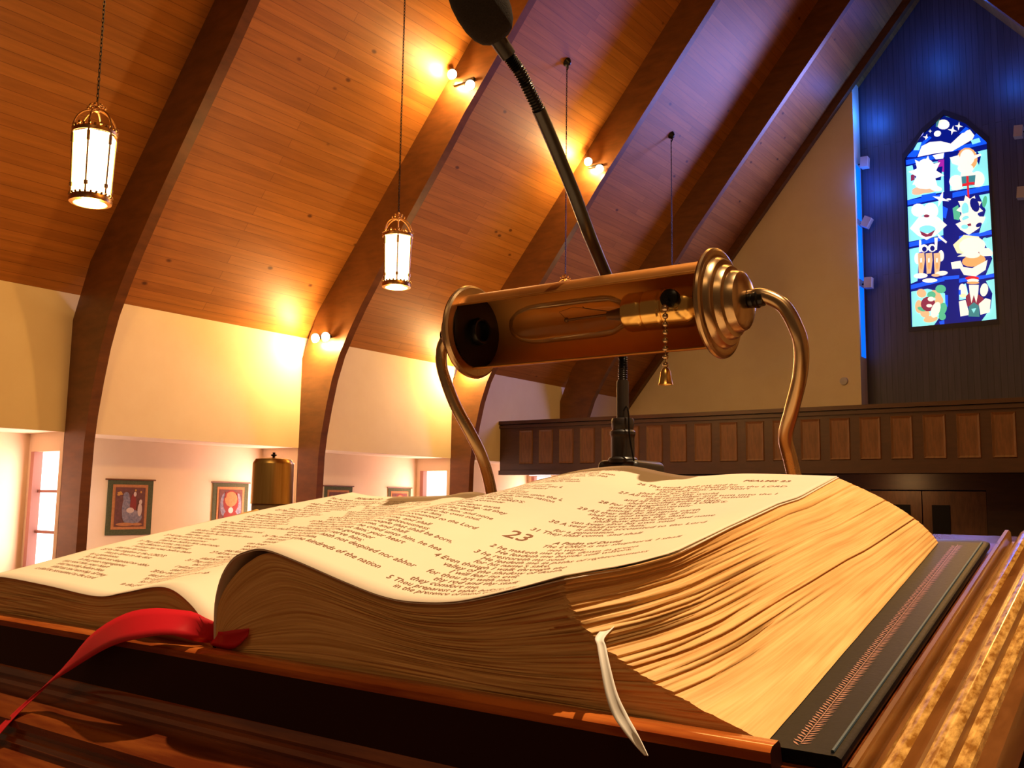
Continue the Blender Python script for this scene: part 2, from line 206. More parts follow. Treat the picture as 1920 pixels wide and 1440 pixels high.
GLASS = json.loads("""[["b",[[-0.939,4.215],[-0.047,4.22],[-0.043,4.114],[-0.943,4.095]]],["b",[[0.088,4.317],[0.905,4.335],[0.901,4.245],[0.084,4.213]]],["b",[[-0.943,3.183],[-0.104,3.207],[-0.108,3.104],[-0.947,3.065]]],["b",[[0.1,3.19],[0.9,3.225],[0.902,3.103],[0.095,3.067]]],["b",[[-0.945,2.115],[-0.144,2.159],[-0.148,2.056],[-0.941,2.002]]],["b",[[0.205,2.104],[0.911,2.135],[0.913,2.034],[0.201,2.023]]],["b",[[-0.924,1.048],[-0.164,1.158],[-0.16,1.056],[-0.928,0.945]]],["b",[[0.164,1.067],[0.933,1.095],[0.936,1.016],[0.16,0.975]]],["b",[[-0.201,1.163],[0.167,1.156],[0.164,1.075],[-0.204,1.082]]],["b",[[-0.163,0.711],[-0.1,0.703],[-0.111,0.421],[-0.173,0.428]]],["b",[[-0.316,0.079],[-0.204,0.108],[-0.201,0.007],[-0.301,-0.003]]],["b",[[-0.171,2.928],[-0.018,2.819],[-0.072,2.58],[-0.164,2.637]]],["b",[[-0.928,4.298],[-0.488,4.632],[-0.372,4.67],[-0.696,4.25]]],["b",[[0.743,4.61],[0.875,4.313],[0.73,4.282],[0.592,4.457]]],["c",[[-0.945,4.053],[-0.625,4.056],[-0.073,4.028],[-0.084,3.245],[-0.501,3.238],[-0.935,3.19]]],["c",[[-0.933,3.02],[-0.129,3.046],[-0.144,2.179],[-0.937,2.135]]],["c",[[-0.932,1.95],[-0.7,1.966],[-0.768,1.132],[-0.923,1.082]]],["c",[[-0.922,0.882],[-0.548,0.912],[-0.161,0.751],[-0.164,0.387],[-0.431,0.01],[-0.931,-0.015]]],["c",[[0.089,4.066],[0.909,4.108],[0.897,3.226],[0.046,3.242]]],["c",[[0.677,3.023],[0.91,3.029],[0.908,2.155],[0.639,2.097],[0.804,2.635]]],["c",[[0.704,1.946],[0.911,1.982],[0.923,1.105],[0.739,1.081],[0.896,1.458]]],["c",[[0.733,0.943],[0.927,0.969],[0.928,0.021],[0.605,0.003],[0.81,0.281],[0.86,0.63]]],["c",[[0.156,0.874],[0.304,0.937],[0.361,0.569],[0.143,0.554]]],["w",[[-0.657,4.242],[-0.551,4.496],[-0.357,4.561],[-0.111,4.528],[0.111,4.417],[0.417,4.663],[0.546,4.675],[0.638,4.509],[0.59,4.416],[0.14,4.222],[-0.273,4.246]]],["w",[[0.103,4.902],[0.087,4.851],[0.046,4.816],[-0.012,4.805],[-0.075,4.819],[-0.131,4.856],[-0.169,4.909],[-0.181,4.967],[-0.165,5.019],[-0.124,5.053],[-0.065,5.064],[-0.002,5.05],[0.054,5.012],[0.091,4.959]]],["w",[[-0.1,4.747],[-0.099,4.713],[-0.113,4.683],[-0.141,4.662],[-0.176,4.656],[-0.212,4.665],[-0.241,4.687],[-0.258,4.719],[-0.259,4.754],[-0.244,4.784],[-0.216,4.804],[-0.181,4.811],[-0.145,4.802],[-0.116,4.779]]],["w",[[0.268,4.692],[0.178,4.706],[0.134,4.624],[0.132,4.727],[0.052,4.791],[0.143,4.777],[0.187,4.859],[0.189,4.756]]],["w",[[0.399,4.781],[0.322,4.783],[0.291,4.708],[0.281,4.798],[0.21,4.846],[0.287,4.843],[0.319,4.919],[0.328,4.829]]],["w",[[-0.297,4.823],[-0.332,4.819],[-0.345,4.783],[-0.354,4.824],[-0.388,4.844],[-0.353,4.848],[-0.341,4.884],[-0.331,4.843]]],["w",[[-0.355,4.66],[-0.422,4.669],[-0.456,4.61],[-0.459,4.686],[-0.518,4.734],[-0.45,4.725],[-0.416,4.784],[-0.413,4.708]]],["k",[[-0.21,4.91],[-0.183,5.116],[-0.142,5.213],[-0.108,5.099],[-0.172,4.901]]],["k",[[0.009,5.198],[0.066,5.202],[0.117,5.067],[0.062,5.101]]],["c",[[-0.748,4.432],[-0.644,4.602],[-0.547,4.602],[-0.613,4.403]]],["c",[[0.553,4.404],[0.736,4.425],[0.767,4.315],[0.585,4.293]]],["w",[[-0.312,4.212],[-0.047,4.22],[-0.071,4.078],[-0.241,4.092]]],["b",[[-0.589,4.517],[-0.37,4.712],[-0.315,4.658],[-0.452,4.56]]],["b",[[0.305,4.625],[0.458,4.758],[0.529,4.7],[0.415,4.621]]],["p",[[-0.185,4.059],[-0.053,4.053],[-0.065,3.742],[-0.252,3.8]]],["m",[[-0.828,3.808],[-0.73,3.831],[-0.747,3.664],[-0.833,3.66]]],["d",[[-0.78,4.054],[-0.074,3.995],[-0.148,3.549],[-0.718,3.616]]],["p",[[-0.174,4.049],[-0.054,4.032],[-0.06,3.887],[-0.203,3.887]]],["w",[[-0.067,3.655],[-0.267,3.617],[-0.224,3.381],[-0.411,3.518],[-0.527,3.338],[-0.59,3.572],[-0.8,3.554],[-0.699,3.749],[-0.881,3.907],[-0.674,3.944],[-0.719,4.185],[-0.529,4.043],[-0.412,4.222],[-0.35,3.986],[-0.143,4.002],[-0.242,3.81]]],["w",[[-0.268,3.866],[-0.293,3.761],[-0.353,3.686],[-0.439,3.653],[-0.532,3.671],[-0.614,3.737],[-0.67,3.836],[-0.687,3.95],[-0.662,4.056],[-0.6,4.132],[-0.514,4.163],[-0.421,4.144],[-0.339,4.078],[-0.284,3.979]]],["t",[[-0.175,3.362],[-0.204,3.32],[-0.291,3.291],[-0.418,3.28],[-0.561,3.29],[-0.693,3.319],[-0.786,3.361],[-0.821,3.407],[-0.791,3.449],[-0.702,3.478],[-0.573,3.489],[-0.429,3.478],[-0.3,3.449],[-0.209,3.408]]],["w",[[-0.283,3.458],[-0.307,3.415],[-0.372,3.389],[-0.463,3.385],[-0.565,3.404],[-0.656,3.442],[-0.719,3.492],[-0.74,3.544],[-0.715,3.587],[-0.65,3.613],[-0.557,3.617],[-0.456,3.597],[-0.365,3.559],[-0.304,3.509]]],["t",[[-0.48,3.351],[-0.493,3.318],[-0.537,3.291],[-0.603,3.276],[-0.679,3.275],[-0.75,3.289],[-0.801,3.315],[-0.822,3.348],[-0.809,3.382],[-0.764,3.409],[-0.697,3.424],[-0.621,3.425],[-0.551,3.41],[-0.501,3.384]]],["w",[[-0.129,3.309],[-0.148,3.287],[-0.191,3.28],[-0.249,3.289],[-0.312,3.313],[-0.365,3.347],[-0.4,3.384],[-0.408,3.417],[-0.388,3.439],[-0.345,3.446],[-0.286,3.437],[-0.224,3.413],[-0.171,3.379],[-0.137,3.342]]],["b",[[-0.596,3.255],[-0.272,3.259],[-0.274,3.197],[-0.599,3.172]]],["w",[[-0.526,2.865],[-0.544,2.795],[-0.591,2.745],[-0.656,2.724],[-0.727,2.736],[-0.791,2.779],[-0.834,2.845],[-0.847,2.921],[-0.829,2.991],[-0.782,3.041],[-0.716,3.062],[-0.644,3.049],[-0.581,3.006],[-0.539,2.94]]],["w",[[-0.233,2.794],[-0.253,2.707],[-0.302,2.643],[-0.371,2.614],[-0.447,2.627],[-0.514,2.679],[-0.558,2.759],[-0.572,2.852],[-0.552,2.939],[-0.502,3.004],[-0.432,3.032],[-0.356,3.018],[-0.29,2.966],[-0.246,2.886]]],["w",[[-0.894,2.465],[-0.673,2.722],[-0.257,2.652],[-0.049,2.411],[-0.311,2.205],[-0.523,2.114],[-0.727,2.27]]],["c",[[-0.306,2.349],[-0.326,2.31],[-0.379,2.283],[-0.455,2.276],[-0.54,2.289],[-0.615,2.321],[-0.666,2.364],[-0.684,2.41],[-0.663,2.45],[-0.609,2.476],[-0.532,2.483],[-0.448,2.47],[-0.374,2.438],[-0.323,2.395]]],["m",[[-0.666,2.365],[-0.498,2.255],[-0.314,2.338],[-0.406,2.199],[-0.539,2.191],[-0.632,2.256]]],["m",[[-0.433,2.703],[-0.44,2.688],[-0.459,2.678],[-0.487,2.675],[-0.517,2.68],[-0.544,2.692],[-0.563,2.708],[-0.569,2.726],[-0.562,2.741],[-0.542,2.751],[-0.515,2.753],[-0.484,2.748],[-0.457,2.736],[-0.439,2.72]]],["w",[[0.017,2.989],[-0.143,3.03],[-0.23,2.89],[-0.213,3.067],[-0.349,3.183],[-0.188,3.141],[-0.1,3.28],[-0.118,3.104]]],["w",[[-0.272,2.241],[-0.065,2.003],[-0.088,1.965],[-0.257,2.135]]],["w",[[0.064,3.032],[0.059,3.022],[0.044,3.016],[0.023,3.015],[0.0,3.019],[-0.021,3.027],[-0.035,3.038],[-0.039,3.05],[-0.034,3.06],[-0.019,3.066],[0.002,3.067],[0.025,3.063],[0.045,3.054],[0.059,3.043]]],["w",[[-0.693,2.14],[-0.648,2.133],[-0.643,1.841],[-0.705,1.829]]],["w",[[-0.343,2.148],[-0.269,2.137],[-0.295,1.832],[-0.34,1.838]]],["w",[[-0.489,1.901],[-0.5,1.86],[-0.528,1.829],[-0.568,1.816],[-0.612,1.822],[-0.651,1.847],[-0.677,1.886],[-0.686,1.93],[-0.674,1.972],[-0.646,2.002],[-0.605,2.016],[-0.561,2.009],[-0.523,1.984],[-0.497,1.946]]],["w",[[-0.308,1.883],[-0.319,1.842],[-0.348,1.811],[-0.387,1.798],[-0.431,1.804],[-0.469,1.829],[-0.495,1.867],[-0.503,1.912],[-0.492,1.953],[-0.464,1.984],[-0.424,1.997],[-0.38,1.99],[-0.342,1.965],[-0.316,1.927]]],["d",[[-0.527,1.886],[-0.533,1.858],[-0.549,1.838],[-0.571,1.828],[-0.594,1.831],[-0.615,1.847],[-0.629,1.872],[-0.633,1.902],[-0.627,1.93],[-0.611,1.951],[-0.59,1.96],[-0.566,1.957],[-0.545,1.941],[-0.531,1.916]]],["d",[[-0.346,1.88],[-0.352,1.852],[-0.368,1.832],[-0.389,1.822],[-0.412,1.826],[-0.433,1.841],[-0.447,1.866],[-0.451,1.896],[-0.445,1.924],[-0.429,1.944],[-0.408,1.954],[-0.384,1.95],[-0.364,1.934],[-0.35,1.909]]],["w",[[-0.679,1.68],[-0.688,1.62],[-0.709,1.574],[-0.738,1.551],[-0.768,1.555],[-0.795,1.586],[-0.812,1.637],[-0.817,1.699],[-0.808,1.76],[-0.787,1.806],[-0.758,1.829],[-0.728,1.825],[-0.701,1.794],[-0.684,1.742]]],["w",[[-0.145,1.666],[-0.153,1.607],[-0.174,1.561],[-0.202,1.538],[-0.231,1.542],[-0.257,1.573],[-0.274,1.624],[-0.278,1.685],[-0.269,1.744],[-0.249,1.79],[-0.221,1.813],[-0.191,1.809],[-0.165,1.778],[-0.149,1.727]]],["t",[[-0.732,1.812],[-0.587,1.812],[-0.578,1.624],[-0.628,1.3],[-0.727,1.297],[-0.732,1.604]]],["w",[[-0.683,1.681],[-0.641,1.683],[-0.654,1.428],[-0.688,1.432]]],["o",[[-0.633,1.487],[-0.638,1.448],[-0.648,1.418],[-0.663,1.402],[-0.678,1.404],[-0.691,1.424],[-0.699,1.457],[-0.701,1.496],[-0.696,1.535],[-0.686,1.566],[-0.671,1.581],[-0.656,1.579],[-0.643,1.56],[-0.635,1.527]]],["t",[[-0.554,1.786],[-0.41,1.786],[-0.402,1.6],[-0.451,1.277],[-0.549,1.274],[-0.553,1.58]]],["w",[[-0.505,1.655],[-0.464,1.658],[-0.477,1.404],[-0.51,1.409]]],["o",[[-0.456,1.463],[-0.46,1.424],[-0.471,1.394],[-0.485,1.379],[-0.5,1.381],[-0.513,1.4],[-0.521,1.433],[-0.523,1.472],[-0.518,1.511],[-0.508,1.541],[-0.494,1.557],[-0.479,1.555],[-0.466,1.535],[-0.457,1.503]]],["t",[[-0.373,1.76],[-0.23,1.76],[-0.223,1.575],[-0.272,1.254],[-0.369,1.25],[-0.373,1.554]]],["w",[[-0.325,1.63],[-0.284,1.632],[-0.297,1.38],[-0.331,1.384]]],["o",[[-0.276,1.439],[-0.281,1.4],[-0.291,1.37],[-0.306,1.355],[-0.32,1.357],[-0.333,1.376],[-0.341,1.408],[-0.343,1.448],[-0.338,1.486],[-0.328,1.516],[-0.314,1.532],[-0.299,1.53],[-0.286,1.51],[-0.278,1.478]]],["w",[[-0.528,1.235],[-0.544,1.207],[-0.587,1.187],[-0.651,1.179],[-0.722,1.184],[-0.786,1.202],[-0.831,1.228],[-0.847,1.258],[-0.832,1.285],[-0.788,1.305],[-0.724,1.313],[-0.653,1.308],[-0.589,1.291],[-0.544,1.264]]],["w",[[-0.076,1.244],[-0.089,1.22],[-0.126,1.2],[-0.182,1.19],[-0.244,1.191],[-0.302,1.203],[-0.342,1.223],[-0.357,1.249],[-0.345,1.273],[-0.307,1.293],[-0.251,1.303],[-0.188,1.302],[-0.131,1.29],[-0.091,1.269]]],["w",[[-0.312,1.09],[-0.329,1.068],[-0.377,1.054],[-0.446,1.049],[-0.523,1.056],[-0.592,1.073],[-0.64,1.095],[-0.657,1.12],[-0.64,1.142],[-0.592,1.156],[-0.522,1.16],[-0.445,1.153],[-0.376,1.137],[-0.329,1.114]]],["t",[[-0.252,1.202],[-0.262,1.187],[-0.289,1.178],[-0.328,1.176],[-0.371,1.182],[-0.41,1.194],[-0.436,1.21],[-0.445,1.227],[-0.435,1.242],[-0.408,1.251],[-0.369,1.253],[-0.325,1.247],[-0.287,1.235],[-0.261,1.219]]],["t",[[-0.579,0.758],[-0.605,0.722],[-0.647,0.704],[-0.697,0.707],[-0.744,0.731],[-0.779,0.772],[-0.795,0.82],[-0.789,0.868],[-0.763,0.904],[-0.72,0.922],[-0.671,0.919],[-0.624,0.894],[-0.589,0.854],[-0.573,0.805]]],["t",[[-0.243,0.621],[-0.278,0.605],[-0.326,0.614],[-0.378,0.647],[-0.425,0.696],[-0.456,0.753],[-0.466,0.806],[-0.453,0.844],[-0.418,0.86],[-0.37,0.851],[-0.317,0.818],[-0.271,0.768],[-0.24,0.711],[-0.23,0.659]]],["t",[[-0.662,0.482],[-0.673,0.412],[-0.7,0.358],[-0.738,0.33],[-0.778,0.335],[-0.814,0.37],[-0.837,0.43],[-0.844,0.502],[-0.832,0.572],[-0.805,0.626],[-0.767,0.654],[-0.726,0.649],[-0.691,0.613],[-0.668,0.554]]],["t",[[-0.209,0.518],[-0.239,0.468],[-0.28,0.438],[-0.325,0.432],[-0.365,0.453],[-0.391,0.495],[-0.399,0.551],[-0.387,0.61],[-0.358,0.66],[-0.316,0.69],[-0.271,0.695],[-0.231,0.675],[-0.205,0.632],[-0.197,0.576]]],["t",[[-0.338,0.173],[-0.349,0.136],[-0.391,0.104],[-0.454,0.083],[-0.526,0.076],[-0.594,0.086],[-0.643,0.11],[-0.664,0.144],[-0.652,0.181],[-0.61,0.213],[-0.546,0.235],[-0.473,0.241],[-0.406,0.231],[-0.358,0.207]]],["t",[[-0.531,0.243],[-0.563,0.213],[-0.607,0.202],[-0.656,0.214],[-0.698,0.246],[-0.727,0.291],[-0.735,0.341],[-0.722,0.386],[-0.69,0.416],[-0.645,0.427],[-0.596,0.414],[-0.554,0.383],[-0.526,0.337],[-0.518,0.288]]],["g",[[-0.131,0.849],[-0.145,0.805],[-0.179,0.772],[-0.227,0.757],[-0.28,0.764],[-0.327,0.79],[-0.358,0.83],[-0.368,0.877],[-0.355,0.922],[-0.32,0.955],[-0.272,0.969],[-0.219,0.963],[-0.173,0.936],[-0.141,0.896]]],["g",[[-0.142,0.328],[-0.175,0.27],[-0.22,0.231],[-0.266,0.221],[-0.306,0.241],[-0.33,0.288],[-0.336,0.351],[-0.32,0.419],[-0.287,0.478],[-0.242,0.517],[-0.196,0.526],[-0.156,0.506],[-0.132,0.459],[-0.127,0.396]]],["g",[[-0.362,0.734],[-0.374,0.696],[-0.402,0.668],[-0.441,0.656],[-0.484,0.661],[-0.523,0.682],[-0.549,0.717],[-0.557,0.757],[-0.546,0.795],[-0.518,0.823],[-0.478,0.835],[-0.435,0.83],[-0.396,0.808],[-0.371,0.774]]],["g",[[-0.607,0.378],[-0.623,0.363],[-0.655,0.361],[-0.694,0.371],[-0.735,0.391],[-0.768,0.418],[-0.788,0.447],[-0.789,0.471],[-0.773,0.485],[-0.741,0.488],[-0.701,0.478],[-0.661,0.457],[-0.628,0.43],[-0.609,0.402]]],["g",[[-0.157,0.184],[-0.166,0.147],[-0.19,0.118],[-0.223,0.104],[-0.259,0.108],[-0.291,0.128],[-0.313,0.162],[-0.319,0.201],[-0.31,0.239],[-0.286,0.267],[-0.253,0.281],[-0.217,0.277],[-0.185,0.256],[-0.163,0.223]]],["m",[[-0.378,0.512],[-0.397,0.436],[-0.445,0.379],[-0.512,0.352],[-0.586,0.359],[-0.651,0.401],[-0.695,0.469],[-0.709,0.549],[-0.689,0.625],[-0.641,0.682],[-0.573,0.709],[-0.5,0.701],[-0.435,0.658],[-0.392,0.591]]],["w",[[-0.4,0.636],[-0.408,0.613],[-0.43,0.595],[-0.46,0.588],[-0.493,0.591],[-0.523,0.606],[-0.543,0.628],[-0.549,0.654],[-0.541,0.677],[-0.52,0.695],[-0.489,0.702],[-0.456,0.699],[-0.426,0.684],[-0.406,0.662]]],["w",[[-0.451,0.479],[-0.458,0.462],[-0.477,0.45],[-0.504,0.445],[-0.534,0.448],[-0.561,0.459],[-0.579,0.475],[-0.586,0.494],[-0.578,0.511],[-0.559,0.523],[-0.532,0.528],[-0.501,0.524],[-0.475,0.514],[-0.457,0.497]]],["w",[[-0.291,0.324],[-0.33,0.249],[-0.379,0.198],[-0.429,0.181],[-0.469,0.201],[-0.491,0.255],[-0.491,0.331],[-0.47,0.415],[-0.43,0.491],[-0.38,0.542],[-0.331,0.558],[-0.291,0.538],[-0.269,0.484],[-0.269,0.408]]],["d",[[0.669,4.131],[0.759,3.947],[0.708,3.753],[0.643,3.93]]],["o",[[0.685,3.901],[0.658,3.782],[0.592,3.695],[0.5,3.658],[0.4,3.678],[0.312,3.751],[0.253,3.864],[0.235,3.994],[0.263,4.114],[0.33,4.202],[0.423,4.238],[0.523,4.216],[0.61,4.142],[0.668,4.029]]],["w",[[0.622,3.955],[0.603,3.87],[0.556,3.808],[0.491,3.781],[0.42,3.795],[0.357,3.848],[0.315,3.929],[0.303,4.021],[0.322,4.107],[0.37,4.17],[0.436,4.196],[0.507,4.181],[0.569,4.127],[0.61,4.047]]],["w",[[0.078,4.068],[0.283,4.088],[0.381,3.757],[0.128,3.912]]],["w",[[0.5,4.001],[0.755,4.022],[0.771,3.977],[0.569,3.904]]],["w",[[0.59,3.694],[0.57,3.648],[0.521,3.618],[0.45,3.61],[0.373,3.625],[0.304,3.661],[0.256,3.711],[0.241,3.764],[0.26,3.811],[0.311,3.841],[0.382,3.849],[0.459,3.833],[0.528,3.797],[0.574,3.747]]],["r",[[0.288,4.212],[0.287,4.17],[0.323,4.163]]],["w",[[0.363,3.409],[0.344,3.341],[0.298,3.293],[0.232,3.273],[0.16,3.287],[0.096,3.331],[0.054,3.397],[0.04,3.471],[0.059,3.54],[0.106,3.588],[0.173,3.608],[0.245,3.593],[0.308,3.549],[0.35,3.483]]],["w",[[0.814,3.384],[0.796,3.303],[0.752,3.243],[0.69,3.217],[0.623,3.23],[0.565,3.279],[0.525,3.354],[0.514,3.442],[0.532,3.524],[0.577,3.584],[0.639,3.61],[0.706,3.596],[0.765,3.547],[0.803,3.471]]],["w",[[0.59,3.53],[0.574,3.48],[0.532,3.445],[0.473,3.433],[0.409,3.445],[0.351,3.48],[0.313,3.53],[0.3,3.587],[0.317,3.637],[0.359,3.672],[0.418,3.684],[0.483,3.671],[0.54,3.636],[0.578,3.586]]],["w",[[0.345,3.294],[0.336,3.265],[0.302,3.242],[0.251,3.229],[0.193,3.228],[0.139,3.24],[0.1,3.263],[0.084,3.292],[0.093,3.321],[0.127,3.344],[0.178,3.358],[0.237,3.358],[0.29,3.346],[0.329,3.323]]],["k",[[0.317,3.542],[0.626,3.523],[0.598,3.283],[0.325,3.293]]],["r",[[0.423,3.538],[0.474,3.528],[0.471,3.372],[0.597,3.356],[0.595,3.295],[0.472,3.311],[0.47,2.905],[0.427,2.913],[0.428,3.294],[0.329,3.292],[0.328,3.358],[0.423,3.365]]],["g",[[0.092,2.8],[0.216,2.86],[0.261,2.606],[0.22,2.482],[0.111,2.529]]],["g",[[0.843,2.821],[0.826,2.763],[0.803,2.719],[0.778,2.7],[0.757,2.708],[0.743,2.742],[0.739,2.796],[0.747,2.858],[0.764,2.916],[0.787,2.959],[0.812,2.979],[0.833,2.97],[0.847,2.936],[0.851,2.883]]],["w",[[0.751,2.619],[0.633,2.587],[0.639,2.444],[0.522,2.509],[0.446,2.404],[0.384,2.536],[0.26,2.518],[0.284,2.656],[0.171,2.736],[0.27,2.814],[0.22,2.953],[0.348,2.935],[0.385,3.067],[0.481,2.961],[0.587,3.024],[0.607,2.881],[0.731,2.847],[0.667,2.733]]],["c",[[0.448,2.717],[0.437,2.648],[0.413,2.596],[0.38,2.57],[0.344,2.576],[0.314,2.613],[0.294,2.673],[0.289,2.745],[0.299,2.814],[0.324,2.867],[0.357,2.893],[0.393,2.886],[0.423,2.849],[0.443,2.789]]],["d",[[0.667,2.817],[0.678,2.739],[0.67,2.672],[0.643,2.629],[0.604,2.62],[0.559,2.646],[0.518,2.701],[0.489,2.776],[0.477,2.855],[0.485,2.922],[0.512,2.965],[0.552,2.974],[0.597,2.947],[0.638,2.892]]],["w",[[0.679,2.454],[0.655,2.399],[0.591,2.361],[0.501,2.35],[0.402,2.366],[0.313,2.407],[0.252,2.465],[0.233,2.529],[0.257,2.585],[0.322,2.623],[0.413,2.634],[0.512,2.617],[0.6,2.575],[0.659,2.517]]],["c",[[0.443,2.525],[0.442,2.498],[0.426,2.474],[0.398,2.456],[0.365,2.448],[0.331,2.451],[0.305,2.466],[0.291,2.489],[0.292,2.515],[0.307,2.539],[0.335,2.557],[0.369,2.565],[0.402,2.562],[0.429,2.547]]],["w",[[0.143,2.401],[0.513,2.523],[0.797,2.475],[0.757,2.361],[0.644,2.218],[0.423,2.091],[0.247,2.241]]],["d",[[0.71,2.328],[0.713,2.305],[0.702,2.281],[0.68,2.261],[0.652,2.247],[0.623,2.244],[0.599,2.251],[0.584,2.268],[0.582,2.29],[0.592,2.314],[0.614,2.335],[0.642,2.349],[0.671,2.352],[0.696,2.345]]],["c",[[0.42,2.286],[0.411,2.263],[0.388,2.247],[0.356,2.241],[0.32,2.247],[0.289,2.263],[0.267,2.286],[0.26,2.312],[0.269,2.335],[0.292,2.351],[0.325,2.357],[0.36,2.351],[0.392,2.335],[0.413,2.312]]],["m",[[0.397,2.359],[0.477,2.366],[0.486,2.304],[0.413,2.303]]],["y",[[0.068,1.901],[0.314,2.108],[0.636,2.017],[0.73,1.721],[0.475,1.598],[0.151,1.685]]],["w",[[0.768,1.804],[0.743,1.715],[0.667,1.646],[0.555,1.611],[0.427,1.616],[0.31,1.662],[0.227,1.74],[0.195,1.833],[0.22,1.924],[0.298,1.993],[0.412,2.027],[0.54,2.02],[0.656,1.973],[0.737,1.896]]],["c",[[0.813,1.917],[0.807,1.897],[0.793,1.883],[0.773,1.877],[0.751,1.88],[0.731,1.892],[0.718,1.911],[0.714,1.933],[0.72,1.953],[0.734,1.967],[0.755,1.973],[0.777,1.97],[0.796,1.958],[0.809,1.939]]],["w",[[0.148,1.604],[0.517,1.753],[0.836,1.706],[0.944,1.59],[0.898,1.517],[0.616,1.537]]],["m",[[0.311,1.581],[0.376,1.652],[0.4,1.528]]],["m",[[0.563,1.565],[0.621,1.657],[0.668,1.51]]],["o",[[0.759,1.457],[0.739,1.394],[0.673,1.343],[0.573,1.313],[0.459,1.31],[0.354,1.336],[0.278,1.385],[0.247,1.448],[0.267,1.512],[0.335,1.564],[0.436,1.593],[0.55,1.595],[0.655,1.569],[0.729,1.519]]],["w",[[0.004,1.482],[0.217,1.493],[0.282,1.302],[0.027,1.316]]],["w",[[0.175,1.357],[0.462,1.278],[0.796,1.432],[0.744,1.2],[0.525,1.069],[0.276,1.141]]],["w",[[0.646,1.573],[0.627,1.541],[0.579,1.52],[0.51,1.514],[0.433,1.525],[0.365,1.55],[0.318,1.585],[0.302,1.623],[0.321,1.655],[0.37,1.676],[0.44,1.682],[0.516,1.67],[0.584,1.645],[0.63,1.61]]],["r",[[0.601,1.019],[0.586,1.0],[0.544,0.989],[0.483,0.987],[0.416,0.996],[0.356,1.013],[0.315,1.035],[0.301,1.058],[0.317,1.077],[0.36,1.088],[0.42,1.089],[0.487,1.081],[0.547,1.064],[0.587,1.042]]],["w",[[0.595,0.96],[0.582,0.941],[0.546,0.929],[0.494,0.926],[0.437,0.933],[0.385,0.949],[0.35,0.97],[0.338,0.993],[0.352,1.012],[0.388,1.024],[0.44,1.027],[0.498,1.019],[0.549,1.003],[0.583,0.982]]],["o",[[0.6,0.908],[0.586,0.896],[0.548,0.889],[0.494,0.89],[0.434,0.897],[0.379,0.91],[0.342,0.926],[0.329,0.942],[0.343,0.954],[0.381,0.96],[0.436,0.959],[0.496,0.952],[0.55,0.939],[0.587,0.923]]],["m",[[0.291,0.617],[0.44,0.76],[0.578,0.624],[0.68,0.532],[0.601,0.343],[0.317,0.374]]],["w",[[0.374,0.888],[0.588,0.861],[0.565,0.665],[0.516,0.432],[0.471,0.636],[0.413,0.443],[0.384,0.686]]],["d",[[0.586,0.822],[0.825,0.634],[0.805,0.558],[0.68,0.532]]],["w",[[0.328,0.77],[0.328,0.696],[0.311,0.636],[0.28,0.601],[0.242,0.598],[0.204,0.628],[0.173,0.684],[0.156,0.757],[0.156,0.831],[0.173,0.891],[0.204,0.927],[0.242,0.929],[0.28,0.899],[0.311,0.842]]],["w",[[0.778,0.702],[0.756,0.639],[0.723,0.593],[0.684,0.574],[0.647,0.586],[0.62,0.626],[0.608,0.686],[0.613,0.755],[0.635,0.819],[0.668,0.865],[0.707,0.884],[0.744,0.872],[0.771,0.831],[0.783,0.771]]],["y",[[0.309,0.635],[0.301,0.615],[0.281,0.601],[0.252,0.595],[0.22,0.599],[0.191,0.611],[0.172,0.63],[0.165,0.652],[0.173,0.672],[0.194,0.686],[0.223,0.692],[0.255,0.688],[0.284,0.676],[0.303,0.657]]],["w",[[0.142,0.514],[0.287,0.538],[0.363,0.17],[0.163,0.151]]],["w",[[0.569,0.406],[0.715,0.528],[0.826,0.476],[0.789,0.185],[0.593,0.146]]],["k",[[0.353,0.37],[0.464,0.458],[0.567,0.367],[0.574,0.101],[0.336,0.133]]],["c",[[0.404,0.305],[0.511,0.313],[0.453,0.2]]],["b",[[0.153,0.794],[0.196,0.789],[0.191,0.669],[0.148,0.674]]]]""")
# ================================================================== the church
XW, XR, ZT, SL = -13.0, 3.8, 2.85, 1.22      # left wall, right wall, wall top, roof slope (eye-relative heights)
XC = (XW+XR)/2; ZR = ZT+SL*(XC-XW); Y0, YB = -2.5, 23.4; FL = -H
def roofz(x): return ZT+SL*(min(x, 2*XC-x)-XW)
# floor
mesh('floor', [(XW-1, Y0-1, FL), (XR, Y0-1, FL), (XR, 25, FL), (XW-1, 25, FL), (XW-1, Y0-1, FL-.2), (XR, Y0-1, FL-.2), (XR, 25, FL-.2), (XW-1, 25, FL-.2)],
     [(0, 1, 2, 3), (7, 6, 5, 4), (0, 4, 5, 1), (1, 5, 6, 2), (2, 6, 7, 3), (3, 7, 4, 0)], M_FLOOR, kind='structure')
MB().box((-7, -2.4, FL), (3.4, 2.0, FL+.6)).build('floor', M_FLOOR, kind='structure', smooth=False)   # chancel platform
PZ = FL+.6
# ceiling: two boarded slopes with thickness
for side in (0, 1):
    xs = (XW, XC) if side == 0 else (XC, XR)
    vs = []; uv = []
    for dz in (0, .25):
        for y in (Y0, 24.3):
            for x in xs:
                z = ZT+SL*(x-XW) if side == 0 else ZT+SL*(XR-x)
                vs.append((x, y, z+dz)); uv.append((y+side*.7, abs(x-(XW if side == 0 else XR))*math.hypot(1, SL)+30*side))
    o = mesh('ceiling', vs, [(0, 1, 3, 2), (4, 6, 7, 5), (0, 4, 5, 1), (2, 3, 7, 6), (0, 2, 6, 4), (1, 5, 7, 3)], M_CEIL, uvs=uv, kind='structure')
